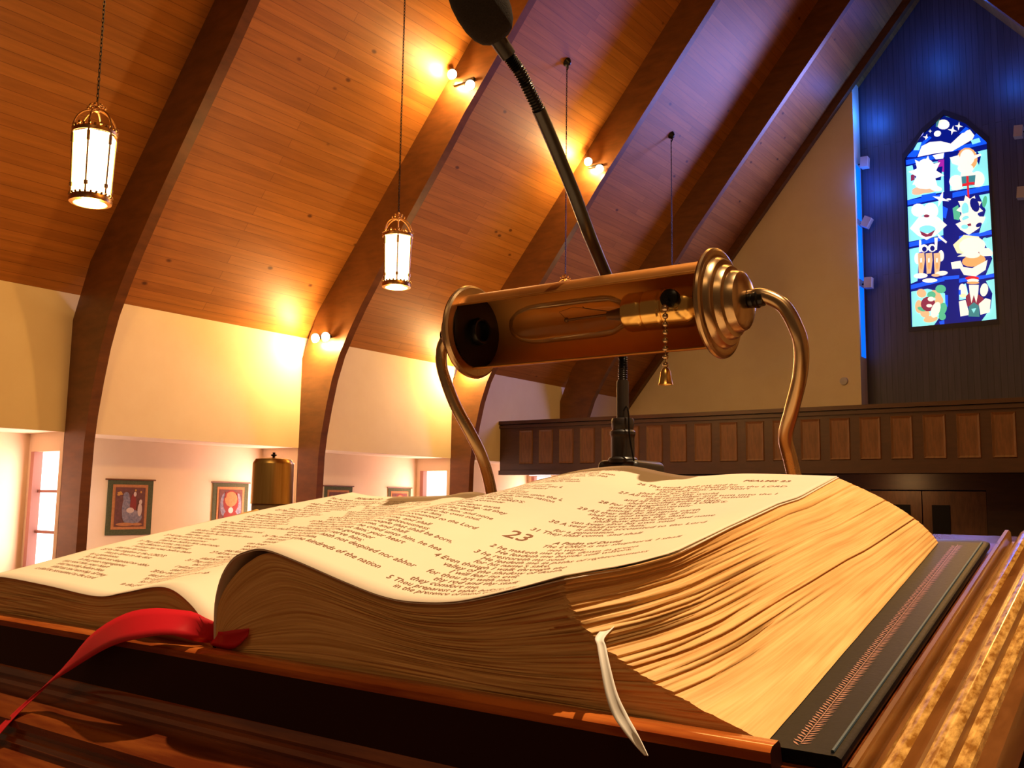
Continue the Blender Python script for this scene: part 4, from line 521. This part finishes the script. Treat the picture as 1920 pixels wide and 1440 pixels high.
M_PAPER = noisy('paper', (.84, .71, .54), (.89, .77, .60), ns=9, rough=.62, bump=.02, bs=.001)
BOOK = D(-.3, .15, -.003)
book = thing('open_bible', 'large open bible with fanned gilt-brown page edges lying on the lectern', 'book', BOOK)
GAPS = {.36: .0013, .64: .0005, .88: .0006}
def block(side, K):
    b = MB(); uv = []
    def jit(k, t, what):
        """how far each leaf sticks out, ragged near the reader's corner"""
        j = (nz(k*.37+5*side, t*2.2, what*9.1))*.0007+(random.random()-.5)*.00012
        if side > 0 and what == 1:
            rag = max(0, 1-t/.62)**1.4; kk = k/K
            j += rag*.0038*(nz(k*.8, t*3.0, 3.3)+.5*nz(k*2.1, t*5, 8.1))*(1 if kk > .22 else .35)
            for g, d in GAPS.items():
                if abs(kk-g) < .007: j -= d*1.5
        return j
    # fore edge (t, k)
    for k in range(K+1):
        for j in range(NV+1):
            t = j/NV; p = layer(side, NS-1, t, k/K); b.v.append(D(p.x+side*jit(k, t, 1), t*BV+ (0 if j else jit(k, 0, 2)*.8), p.y)); uv.append((t, k/K))
    n = NV+1
    for k in range(K):
        for j in range(NV): b.f.append((k*n+j, k*n+j+1, (k+1)*n+j+1, (k+1)*n+j)); b.m.append(0)
    o0 = len(b.v)
    # front face (i, k)
    for k in range(K+1):
        for i in range(NS):
            s = i/(NS-1); p = layer(side, i, 0, k/K)
            if i == NS-1: b.v.append(b.v[k*n]); uv.append((s, k/K)); continue
            b.v.append(D(p.x+(side*jit(k, 0, 1)*s**6), jit(k, 0, 2)*.4+.0010*nz(s*5, k*.9, 7)*s, p.y)); uv.append((s+2, k/K))
    for k in range(K):
        for i in range(NS-1): b.f.append((o0+k*NS+i, o0+k*NS+i+1, o0+(k+1)*NS+i+1, o0+(k+1)*NS+i)); b.m.append(0)
    # back face
    o1 = len(b.v)
    for k in range(K+1):
        for i in range(NS):
            p = layer(side, i, 1, k/K); b.v.append(D(p.x, BV, p.y)); uv.append((i/(NS-1)+4, k/K))
    for k in range(K):
        for i in range(NS-1): b.f.append((o1+k*NS+i, o1+(k+1)*NS+i, o1+(k+1)*NS+i+1, o1+k*NS+i+1)); b.m.append(0)
    # top surface
    o2 = len(b.v)
    for j in range(NV+1):
        for i in range(NS): p = layer(side, i, j/NV, 1); b.v.append(D(p.x, j/NV*BV, p.y)); uv.append((i/NS, j/NV))
    for j in range(NV):
        for i in range(NS-1): b.f.append((o2+j*NS+i, o2+j*NS+i+1, o2+(j+1)*NS+i+1, o2+(j+1)*NS+i)); b.m.append(1)
    o = b.build('page_block', [M_EDGE, M_PAPER], book, smooth=False, uvs=uv, fix=False)
    o.data.polygons.foreach_set('use_smooth', [True]*len(o.data.polygons)); return o
block(1, 120); block(-1, 60)
def leaf(side, dw, name, curl=0, v0=0):
    b = MB()
    for j in range(NV+1):
        t = j/NV
        for i in range(NS):
            s = i/(NS-1); p = top(side, i, t); e = .0
            if curl and s > .8: e = curl*((s-.8)/.2)**2*(.6+.4*math.sin(9*t+1))*max(0, 1-abs(t-.12)/.9)
            b.v.append(D(p.x+(.0012*side*s if curl else 0), t*BV-(.0012 if j == 0 else 0), p.y+dw+e))
    for j in range(NV):
        for i in range(NS-1):
            q = (j*NS+i, j*NS+i+1, (j+1)*NS+i+1, (j+1)*NS+i); b.f.append(q if side > 0 else q[::-1]); b.m.append(0)
    o = b.build(name, M_PAPER, book, smooth=False, fix=False); o.data.polygons.foreach_set('use_smooth', [True]*len(o.data.polygons))
    md = o.modifiers.new('thick', 'SOLIDIFY'); md.thickness = .0005; md.offset = -1; return o
leaf(1, .0011, 'page'); leaf(1, .0004, 'page', curl=-.0010); leaf(-1, .0010, 'page')
# text
def surf(side, u, v):
    t = min(max(v/BV, 0), 1); lo, hi = 0, NS-1
    for _ in range(8):
        m_ = (lo+hi)//2
        if (top(side, m_, t).x-u)*side < 0: lo = m_
        else: hi = m_
        if hi-lo <= 1: break
    a, b_ = top(side, lo, t), top(side, hi, t); f_ = (u-a.x)/(b_.x-a.x) if abs(b_.x-a.x) > 1e-9 else 0
    return a.y+(b_.y-a.y)*min(max(f_, 0), 1)
GL = {}
def glyphs(txt, size, bold=0):
    cu = bpy.data.curves.new('t', 'FONT'); cu.body = txt; cu.size = size; cu.resolution_u = 2; cu.offset = bold
    ob = bpy.data.objects.new('t', cu); C.objects.link(ob); dg = bpy.context.evaluated_depsgraph_get(); me = bpy.data.meshes.new_from_object(ob.evaluated_get(dg))
    V = [v.co.copy() for v in me.vertices]; Fc = [tuple(p.vertices) for p in me.polygons]
    bpy.data.objects.remove(ob); bpy.data.curves.remove(cu); bpy.data.meshes.remove(me); return V, Fc
def page_text(side, items, name='page_text'):
    b = MB()
    for u, v, size, txt, bold in items:
        V, Fc = glyphs(txt, size, bold)
        vs = []
        for c in V:
            x, y = u+c.x*.96, v+c.y*1.12; vs.append(D(x, y, surf(side, x, y)+(.0011 if side > 0 else .0010)+.00022))
        lim = -.073 if side > 0 else -.350
        b.add(vs, [q for q in Fc if all(u+V[i].x*.96 < lim for i in q)])
    return b.build(name, M_INK, book, smooth=False, fix=False)
PS = """For he hath not despised nor abhorred
the affliction of the afflicted;
neither hath he hid his face from him;
but when he cried unto him, he heard.
25 My praise shall be of thee
in the great congregation;
I will pay my vows before them
that fear him.
26 The meek shall eat and be
satisfied: they shall praise the LORD
that seek him: your heart
shall live for ever.
27 All the ends of the world
shall remember and turn unto the LORD;
and all the kindreds of the nations
shall worship before thee.
28 For the kingdom is the LORD'S:
and he is the governor
among the nations.
29 All they that be fat upon earth
shall eat and worship: all they
that go down to the dust
shall bow before him: and none
can keep alive his own soul.
30 A seed shall serve him;
it shall be accounted to the Lord
for a generation.
31 They shall come, and shall
declare his righteousness
unto a people that shall be born,
that he hath done this.""".split('\n')
TS = .0067; LP = .0069
right = [(-.1150, .2755, .0074, 'PSALMS 23', .00012)]
v = .2625
for k in range(20):
    ln = PS[(k*1+8) % len(PS)]; ind = 0 if ln[0].isdigit() else .012+.006*(k % 3)
    right.append((-.190+ind-.004*(k > 9), v, TS, ln, 0)); v -= LP
P23 = [(-.2003, .1110, .0175, '23', .0001), (-.1660, .1130, TS, 'A Psalm of David.', .00008), (-.1690, .1055, TS, 'The LORD is my shepherd, I shall', 0), (-.1600, .0980, TS, 'not want;', 0),
       (-.1950, .0915, TS, '2 he maketh me to lie down in green', 0), (-.1860, .0845, TS, 'He leadeth me beside still waters;', 0), (-.1960, .0775, TS, '3 he restoreth my soul.', 0), (-.1860, .0705, TS, 'He leadeth me in paths of righteousness', 0), (-.1860, .0640, TS, "for his name's sake.", 0),
       (-.2080, .0570, TS, '4 Even though I walk through the', 0), (-.1960, .0500, TS, 'valley of the shadow of death,', 0), (-.1860, .0432, TS, 'I will fear no evil;', 0), (-.1960, .0365, TS, 'for thou art with me;', 0), (-.1860, .0298, TS, 'thy rod and thy staff,', 0), (-.1960, .0232, TS, 'they comfort me.', 0), (-.2060, .0165, TS*.9, '5 Thou preparest a table before me', 0), (-.1960, .0105, TS*.9, 'in the presence of mine enemies', 0)]
right += P23
v = .2850
for k in range(38):
    ln = PS[k % len(PS)] if k < 30 else PS[(k*7+3) % len(PS)]; ind = 0 if ln[0].isdigit() else .010+.005*(k % 3)
    right.append((-.313+ind, v, TS*.95, ln[:34], 0)); v -= .0071
page_text(1, right)
left = [(-.5060, .2905, .0074, 'PSALMS 22', .0001)]
for col, (ua, ub) in enumerate(((-.585, 0), (-.475, 0))):
    v = .281
    for k in range(37):
        ln = PS[(k*5+col*11) % len(PS)]; ind = 0 if ln[0].isdigit() else .008+.005*(k % 3); t = v/BV
        u0 = ua+ind
        if col == 0: u0 = max(u0, -.583+.052*max(0, (t-.25))/.75+ind)
        mx_ = 33 if col == 0 else 31
        if col == 0 and t > .6: mx_ = 24
        if col == 1: u0 += 0.004
        left.append((u0, v, TS*.93, ln[:mx_], 0)); v -= .0072
page_text(-1, left)
# cover with gilt tooling
cvp = []
b = MB(); cv0, cv1 = -.0015, .3185
pf = [(-.668, -.0012), (-.667, -.0003), (-.655, 0), (.0265, 0), (.0282, -.0008), (.0285, -.0024), (.0282, -.0040), (.0265, -.0050), (-.655, -.0050), (-.667, -.0045), (-.669, -.003)]
n = 14
rows = [(cv0, .0), (cv0+.002, 0), (.31, 0), (.3150, -.0), (.3185, -.004)]
for vv, sh in rows:
    for p, q in pf: b.v.append(D(p+(sh if p > 0 else -sh), vv, q))
m_ = len(pf)
for r in range(len(rows)-1):
    for i in range(m_): b.f.append((r*m_+i, r*m_+(i+1) % m_, (r+1)*m_+(i+1) % m_, (r+1)*m_+i)); b.m.append(0)
b.f += [tuple(range(m_)), tuple(range(4*m_, 5*m_))[::-1]]; b.m += [0, 0]
M_LEATHER = noisy('blue_black_leather', (.004, .0045, .007), (.010, .009, .012), ns=420, rough=.38, bump=.2, bs=.0005, spec=.10)
cover = b.build('cover', M_LEATHER, book, ang=50)
M_GILT = mat('worn_gilt_tooling', (.42, .24, .22), .4, .6)
g = MB()
k = 0; vv = .004
while vv < .302:
    for q in (-1, 1):
        c = D(.0118+q*.0017, vv+.0006*q, .0002); a = math.radians(35*q+(8 if k % 2 else -8))
        pts = []
        for (x, y) in ((-.0022, 0), (-.0006, .0005), (.0022, 0), (-.0006, -.0005)): pts.append(c+DU*(x*math.cos(a)-y*math.sin(a))+DV*(x*math.sin(a)+y*math.cos(a))+DN*.00006*(k % 2))
        g.add(pts, [(0, 3, 2, 1)])
    g.add([D(.0118, vv, .0003), D(.0121, vv+.0018, .0003), D(.0118, vv+.0036, .0003), D(.0115, vv+.0018, .0003)], [(0, 1, 2, 3)])
    vv += .0022; k += 1
g.build('gilt_border', M_GILT, cover, smooth=False, fix=False)
bl = MB(); bl.tube([D(.0245, .001+.0155*i, .0004) for i in range(21)], .0007, 6); bl.build('edge_fillet', mat('blue_edge_line', (.05, .085, .11), .5), cover)  # thin blue line along the cover's right edge
# ribbons
def ribbon(name, label, pts, w0, m, cat='ribbon', par=None, th=.0004):
    """pts: (position, across vector) in world; twisted strip with thickness"""
    n = 40; P = [Vector(p[0]) for p in pts]; A = [Vector(p[1]) for p in pts]; W = [p[2] if len(p) > 2 else 1 for p in pts]
    def cs(L, t):
        i = min(int(t), len(L)-2); f_ = t-i; a = L[max(i-1, 0)]; b_ = L[i]; c = L[i+1]; d = L[min(i+2, len(L)-1)]
        return .5*((b_*2)+(c-a)*f_+(a*2-b_*5+c*4-d)*f_*f_+(b_*3-c*3+d-a)*f_**3)
    b = MB()
    for k in range(n+1):
        t = (len(P)-1)*k/n*.9999; p = cs(P, t); a = cs(A, t).normalized(); ww = cs(W, t)*w0/2; tn = (cs(P, min(t+.05, len(P)-1.001))-cs(P, max(t-.05, 0)))
        if tn.length < 1e-7: tn = Vector((1, 0, 0))
        nrm = a.cross(tn.normalized()).normalized()
        for j in range(5):
            x = (j-2)/2; b.v.append(p+a*ww*x+nrm*.0006*(1-x*x))
    for k in range(n):
        for j in range(4): b.f.append((k*5+j, k*5+j+1, (k+1)*5+j+1, (k+1)*5+j)); b.m.append(0)
    o = b.build(name, m, par, smooth=False, fix=False); o.data.polygons.foreach_set('use_smooth', [True]*len(o.data.polygons))
    md = o.modifiers.new('thick', 'SOLIDIFY'); md.thickness = th; md.offset = 0
    return o
ribbon('ribbon_marker', '', [(D(-.334, .06, .006), DN*.2+DU), (D(-.333, .012, .0075), DN*.4+DU), (D(-.335, -.0015, .0120), DN*.9+DU*.3, 1.0), (D(-.352, -.010, .0185), DN*.5-DU*.3+DV*.6, 1.2), (D(-.378, -.016, .0175), DN*.55+DV*.7-DU*.15, 1.5), (D(-.406, -.0185, .0110), DN*.6+DV*.5, 1.5), (D(-.440, -.022, -.004), DN*.7+DU*.15+DV*.4, 1.35),
   (D(-.473, -.030, -.026), DN*.35+DU*.5+DV*.3, .95), (D(-.497, -.044, -.046), DU*.8+DN*.2, .75), (D(-.508, -.060, -.064), DU, .8), (D(-.522, -.074, -.10), DU, .85), (D(-.53, -.078, -.14), DU, .85)], .0145, M_RED, par=book)['label'] = 'red satin ribbon hanging over the ledge'
ribbon('ribbon_marker', '', [(D(-.336, .05, .005), DV+DU*.2), (D(-.334, .004, .0085), DV*.3+DU*.8+DN*.5), (D(-.326, -.0018, .0080), DN*1+DU*.35), (D(-.312, -.0022, .0100), DN+DU*.3, 1.1), (D(-.299, -.0024, .0150), DN*.9+DU*.45, .55)], .0105, M_RED, par=book)['label'] = 'short end of red satin ribbon in the gutter'
ribbon('ribbon_marker', '', [(D(-.070, .012, .0358), DU), (D(-.0679, -.002, .035), DU), (D(-.0651, -.006, .0328), DU), (D(-.0606, -.012, .0269), DU, 1.1), (D(-.0554, -.018, .0188), DU, 1.35), (D(-.0501, -.022, .0125), DU, 1.7), (D(-.0448, -.025, .0082), DU, 1.5), (D(-.04, -.027, .0039), DU, .95), (D(-.0367, -.028, .0009), DU, .35)], .0042, M_CREAM, par=book)['label'] = 'cream satin ribbon end'
# ------------------------------------------------------------------ brass lectern lamp
LY = .66408; LZ = .1505; XA, XB = -.527, -.292
lamp = thing('lectern_lamp', 'brass lectern lamp with open tubular shade, clear bulb and beaded pull chain', 'lamp', (-.40, .715, ZL))
ax = Vector((1, 0, 0)); RT = .0338
sh = MB(); A0, A1 = math.radians(36), math.radians(276)      # 0 faces the reader, 90 is up
prof = [(RT, 0), (RT, XB-XA)]
refv = Vector((0, -1, 0))
def arc(r, a): return Vector((0, -math.cos(a)*r, math.sin(a)*r))
na = 40; vs = []; fs = []
for r in (RT, RT-.0010):
    for k in range(na+1):
        a = A0+(A1-A0)*k/na
        for x in (XA, XB): vs.append(Vector((x, LY, LZ))+arc(r, a))
n2 = 2*(na+1)
for k in range(na):
    fs.append((2*k, 2*k+1, 2*k+3, 2*k+2)); fs.append((n2+2*k, n2+2*k+2, n2+2*k+3, n2+2*k+1))
fs += [(0, n2, n2+1, 1), (2*na, 2*na+1, n2+2*na+1, n2+2*na)]
sh.add(vs, fs); sh.m = [1 if i % 2 else 0 for i in range(2*na)]+[0]*4
for a in (A0, A1):   # rolled rims
    sh.tube([Vector((x, LY, LZ))+arc(RT, a) for x in (XA, XB)], .0011, 8)
sh.build('shade', [M_COPPER, mat('lit_shade_inside', (.80, .40, .11), .5, .75)], lamp, ang=30)  # inner faces same brass, brightened for light reflected from the page
cap = [(.0330, -.002), (.0400, -.0018), (.0418, -.0005), (.0425, .0012), (.0420, .0030), (.0400, .0040), (.0372, .0034), (.0352, .0038), (.0342, .0068), (.0325, .0086), (.0302, .0088), (.0288, .0092), (.0280, .0120), (.0268, .0140), (.0248, .0144), (.0236, .0150), (.0232, .0185), (.0220, .0212), (.0195, .0228), (.0140, .0242), (.0070, .0251), (0, .0255)]
for x, s in ((XB, 1), (XA, -1)):
    c = MB(); c.lathe(cap, (x, LY, LZ), ax=(s, 0, 0), n=56); c.lathe([(.0330, -.002), (0, -.002)], (x, LY, LZ), ax=(s, 0, 0), n=56)
    e = c.build('end_cap', M_BRASS, lamp, ang=25)
    q = MB(); q.lathe([(0, .0255), (.0062, .0256), (.0066, .0275), (.0060, .0290), (.0068, .0300), (.0070, .0325), (.0060, .0335), (.0058, .0365), (0, .037)], (x, LY, LZ), ax=(s, 0, 0), n=20); q.build('arm_nut', M_DARKMET, e)
i_ = MB(); i_.lathe([(.0327, .003), (.0120, .003), (.0126, .006), (.0112, .0095), (.0096, .0090), (.0088, .0050), (.0086, .004), (0, .004)], (XA, LY, LZ), ax=(1, 0, 0), n=36); i_.build('inner_socket_plate', M_DARKMET, lamp)
def arm(pts):
    P = [Vector(p) for p in pts]; fine = []
    Q = [P[0]*2-P[1]]+P+[P[-1]*2-P[-2]]
    for i in range(1, len(Q)-2):
        for k in range(10):
            t = k/10; a, b_, c, d = Q[i-1:i+3]; fine.append(.5*((2*b_)+(c-a)*t+(2*a-5*b_+4*c-d)*t*t+(3*b_-3*c+d-a)*t**3))
    fine.append(P[-1]); return MB().tube(fine, .0054, 20).build('arm', M_BRASS, lamp, ang=60)
arm([(-.2665, LY, .1530), (-.2560, LY, .1525), (-.2420, LY+.002, .1440), (-.2335, LY+.004, .1275), (-.2310, LY+.008, .1130), (-.2345, LY+.014, .0930), (-.2440, LY+.022, .0690), (-.2520, LY+.030, .0500), (-.2515, LY+.038, .0330), (-.2480, LY+.045, .0050), (-.2480, LY+.05, ZL+.012)])
arm([(-.5525, LY, .1495), (-.5600, LY, .1475), (-.5670, LY+.002, .1390), (-.5690, LY+.004, .1250), (-.5660, LY+.008, .1080), (-.5590, LY+.014, .0860), (-.5480, LY+.022, .0620), (-.5410, LY+.030, .0420), (-.5385, LY+.038, .0220), (-.5375, LY+.045, .000), (-.5375, LY+.05, ZL+.012)])
b = MB(); b.box((-.556, LY+.037, ZL+.0005), (-.229, LY+.065, ZL+.012)); b.build('base_plate', M_BRASS, lamp, smooth=False)
SXL = -.3705
b = MB(); b.lathe([(.0005, 0), (.0125, 0), (.0150, .0015), (.0158, .004), (.0158, .0155), (.0150, .0170), (.0150, .0185), (.0160, .0200), (.0162, .0330), (.0152, .0345), (.0152, .0360), (.0163, .0375), (.0165, .0560), (.0150, .0600), (.0120, .0640), (.0100, .0650), (.0100, .0775)], (SXL, LY+.001, LZ+.001), ax=(1, 0, 0), n=40); sk = b.build('bulb_socket', M_BRASSB, lamp, ang=25)
KX = -.3225; b = MB(); b.lathe([(.0068, .012), (.0076, .018), (.0072, .021), (.0045, .0225), (0, .0226)], (KX, LY, LZ+.004), ax=(0, -1, 0), n=20); b.lathe([(.0018, .018), (.0022, .026), (0, .0265)], (KX, LY, LZ+.002), ax=(0, -1, 0), n=10); b.build('switch_boss', M_DARKMET, sk)
m = mat('clear_bulb_glass', (1, .9, .75), .03); nt = m.node_tree
gl = N(m, 'ShaderNodeBsdfGlossy'); gl.inputs['Roughness'].default_value = .04; tr = N(m, 'ShaderNodeBsdfTransparent'); tr.inputs[0].default_value = (.93, .84, .66, 1)
lw = N(m, 'ShaderNodeLayerWeight'); lw.inputs[0].default_value = .2; ms = N(m, 'ShaderNodeMixShader'); mm = N(m, 'ShaderNodeMath', operation='MULTIPLY'); mm.inputs[1].default_value = .8; Lk(m, lw, 'Fresnel', mm, 0); Lk(m, mm, 0, ms, 0); nt.links.new(tr.outputs[0], ms.inputs[1]); nt.links.new(gl.outputs[0], ms.inputs[2]); nt.links.new(ms.outputs[0], nt.nodes['Material Output'].inputs[0])
b = MB(); b.lathe([(.0090, .006), (.0110, -.004), (.0160, -.014), (.0172, -.022), (.0174, -.040), (.0174, -.082), (.0168, -.094), (.0145, -.104), (.0105, -.111), (.005, -.1145), (0, -.115)], (SXL, LY+.001, LZ+.001), ax=(1, 0, 0), n=36)
bu = b.build('bulb', m, lamp, ang=80)
b = MB(); c = Vector((SXL, LY+.001, LZ+.001)); b.tube([c+Vector((-.002, 0, 0)), c+Vector((-.018, 0, 0))], [.006, .0035], 12); b.tube([c+Vector((-.016, .001, .001)), c+Vector((-.058, .001, .0005))], .0011, 8); b.ball(c+Vector((-.059, .001, .0005)), .0022, 6)
b.tube([c+Vector((-.016, 0, .003)), c+Vector((-.038, -.004, .0075)), c+Vector((-.040, -.004, .009))], .0004, 6); b.tube([c+Vector((-.059, .001, .001)), c+Vector((-.066, 0, .008)), c+Vector((-.050, -.003, .010)), c+Vector((-.038, -.004, .0075))], .00025, 5); b.build('filament', mat('filament_wire', (.18, .09, .05), .4, .5), bu)
ch = MB(); z = LZ+.0015; cx, cy = KX, LY-.0265; k = 0
while z > .0985+.004:
    z -= .0062; r = .0023 if k > 0 else .0030; ch.ball((cx, cy, z), r, 7); ch.tube([(cx, cy, z), (cx, cy, z-.0062)], .0005, 5); k += 1
pc = ch.build('pull_chain', M_BRASS, lamp, ang=80)
bb = MB(); bb.lathe([(0, 0), (.0022, -.0004), (.0036, -.003), (.0042, -.007), (.0050, -.0115), (.0056, -.0130), (.0050, -.0128), (.0030, -.006), (0, -.004)], (cx, cy, z-.0020), n=20); bb.build('bell_pull', M_BRASSB, lamp, ang=50)
# ------------------------------------------------------------------ microphone
def ry(x, y, d):
    a = (x-960)/F; c = (720-y)/F; return (rt2*a+up2*c+fw)*d
MY = .765; MX = -.431
mic = thing('microphone', 'black gooseneck microphone with foam windscreen rising behind the brass lamp', 'microphone', (MX, MY, ZL))
def rbox(x0, x1, y0, y1, z0, z1, r, name, m, par, seg=5):
    me = bpy.data.meshes.new(name); b = bmesh.new(); bmesh.ops.create_cube(b, size=1)
    for v in b.verts: v.co = Vector(((x0+x1)/2+v.co.x*(x1-x0), (y0+y1)/2+v.co.y*(y1-y0), (z0+z1)/2+v.co.z*(z1-z0)))
    bmesh.ops.bevel(b, geom=[e for e in b.edges], offset=r, segments=seg, affect='EDGES', profile=.5)
    vs = [v.co.copy() for v in b.verts]; fs = [tuple(v.index for v in f.verts) for f in b.faces]; b.free()
    mb = MB(); mb.add(vs, fs); return mb.build(name, m, par, ang=40)
rbox(MX-.0215, MX+.0215, MY-.012, MY+.045, ZL+.0005, .0375, .006, 'base', M_SATIN, mic)
b = MB(); b.lathe([(.0135, .035), (.0135, .0385), (.0122, .040), (.0108, .0405), (.0108, .058), (.0112, .0600), (.0118, .0610), (.0118, .0635), (.0105, .0650), (.0096, .0655), (.0100, .0670), (.0104, .0700), (.0104, .0740), (.0096, .0760), (.0062, .0765), (0, .0766)], (MX, MY, 0), n=32); b.build('connector', M_SATIN, mic, ang=25)
b = MB(); b.tube([(MX, MY, .075), (MX, MY, .1105)], .0056, 20); b.tube([(MX, MY, .1105), (MX, MY, .1115)], .0050, 20); b.build('neck_sleeve', M_SATIN, mic, ang=40)
def smooth_path(P, m=14):
    P = [Vector(p) for p in P]; Q = [P[0]*2-P[1]]+P+[P[-1]*2-P[-2]]; out = []
    for i in range(1, len(Q)-2):
        for k in range(m):
            t = k/m; a, b_, c, d = Q[i-1:i+3]; out.append(.5*((2*b_)+(c-a)*t+(2*a-5*b_+4*c-d)*t*t+(3*b_-3*c+d-a)*t**3))
    return out+[P[-1]]
def coil(P, r, pitch=.0016):
    """ribbed flexible tube: radius pulses along the path"""
    L = 0; pts = [P[0]]; rs = [r]; acc = 0
    dense = []
    for a, b_ in zip(P, P[1:]):
        n = max(1, int((b_-a).length/(pitch/4)));
        for k in range(n): dense.append(a.lerp(b_, k/n))
    dense.append(P[-1]); return dense, [r*(1+.10*math.cos(i*math.pi/2)) for i in range(len(dense))]
lowp = smooth_path([(MX, MY, .110), (MX, MY, .1331), (-.4258, .751, .1656), (-.4245, .735, .190)])
d, r = coil(lowp, .0042); MB().tube(d, r, 12).build('flexible_neck', M_DARKMET, mic, ang=80)
midp = smooth_path([(-.4245, .735, .190), (-.4205, .7120, .2045), (-.4076, .6665, .223), (-.4034, .6343, .2505), (-.4028, .6053, .2796), (-.4004, .5789, .3008)])
MB().tube(midp, [.0052+.0002*min(1, i/10) for i in range(len(midp))], 16).build('neck_tube', M_SATIN, mic, ang=80)
topp = smooth_path([(-.4004, .5789, .3008), (-.4012, .5670, .3120), (-.4020, .5558, .3226), (-.4050, .5425, .3330)])
d, r = coil(topp, .0047); MB().tube(d, r, 14).build('flexible_neck', M_DARKMET, mic, ang=80)
a = Vector((-.4045, .5445, .3315)); e = Vector((-.4085, .5270, .3465)); MB().tube([a, e], [.0060, .0066], 16).build('capsule_collar', M_SATIN, mic)
dirn = (Vector((-.4130, .5009, .3780))-Vector((-.4065, .5340, .3400))).normalized(); o_ = Vector((-.4062, .5350, .3398))
b = MB(); b.lathe([(0, .0005), (.008, .0008), (.0125, .0035), (.0165, .0090), (.0192, .0170), (.0205, .0270), (.0203, .0370), (.0185, .0460), (.0150, .0530), (.0095, .0575), (0, .0590)], o_, ax=dirn, n=48); b.build('foam_windscreen', M_FOAM, mic, ang=80)
cbl = smooth_path([(MX+.0035, MY-.004, .0830), (MX+.0075, MY-.006, .0860), (MX+.0105, MY-.008, .0790), (MX+.0125, MY-.010, .0600), (MX+.0170, MY-.011, .0390), (MX+.0180, MY-.0114, .0372)])
MB().tube(cbl, .0008, 8).build('cable', M_DARKMET, mic)
# ------------------------------------------------------------------ brass cylinder lamp standing beyond the book
lx, ly = -1.5555, 1.30
l2 = thing('cylinder_lamp', 'brass cylinder lamp shade with a small finial, standing beyond the open page', 'lamp', (lx, ly, PZ))
b = MB(); R = .0430; b.lathe([(.0445, -.0145), (.0440, -.0150), (.0428, -.0145), (.0415, .066), (.0405, .0700), (.0360, .0765), (.0100, .0795), (0, .0800)], (lx, ly, 0), n=40); b.build('shade', M_BRASSC, l2, ang=28)
b = MB(); b.lathe([(.0025, .079), (.0028, .0825), (.0060, .0840), (.0062, .0858), (.0030, .0868), (.0024, .0885), (.0034, .0900), (0, .0912)], (lx, ly, 0), n=16); b.build('finial', M_DARKMET, l2)
b = MB(); b.lathe([(.0405, .06), (.0405, -.052), (.036, -.056), (0, -.056)], (lx, ly, 0), n=32); b.build('diffuser', mat('frosted_glass', (.62, .46, .26), .5), l2)
b = MB(); b.lathe([(0, -.056), (.013, -.058), (.011, -.09), (.011, PZ+.04), (.11, PZ+.02), (.12, PZ+.001), (0, PZ+.001)], (lx, ly, 0), n=28); b.build('stand', M_BRASSB, l2)
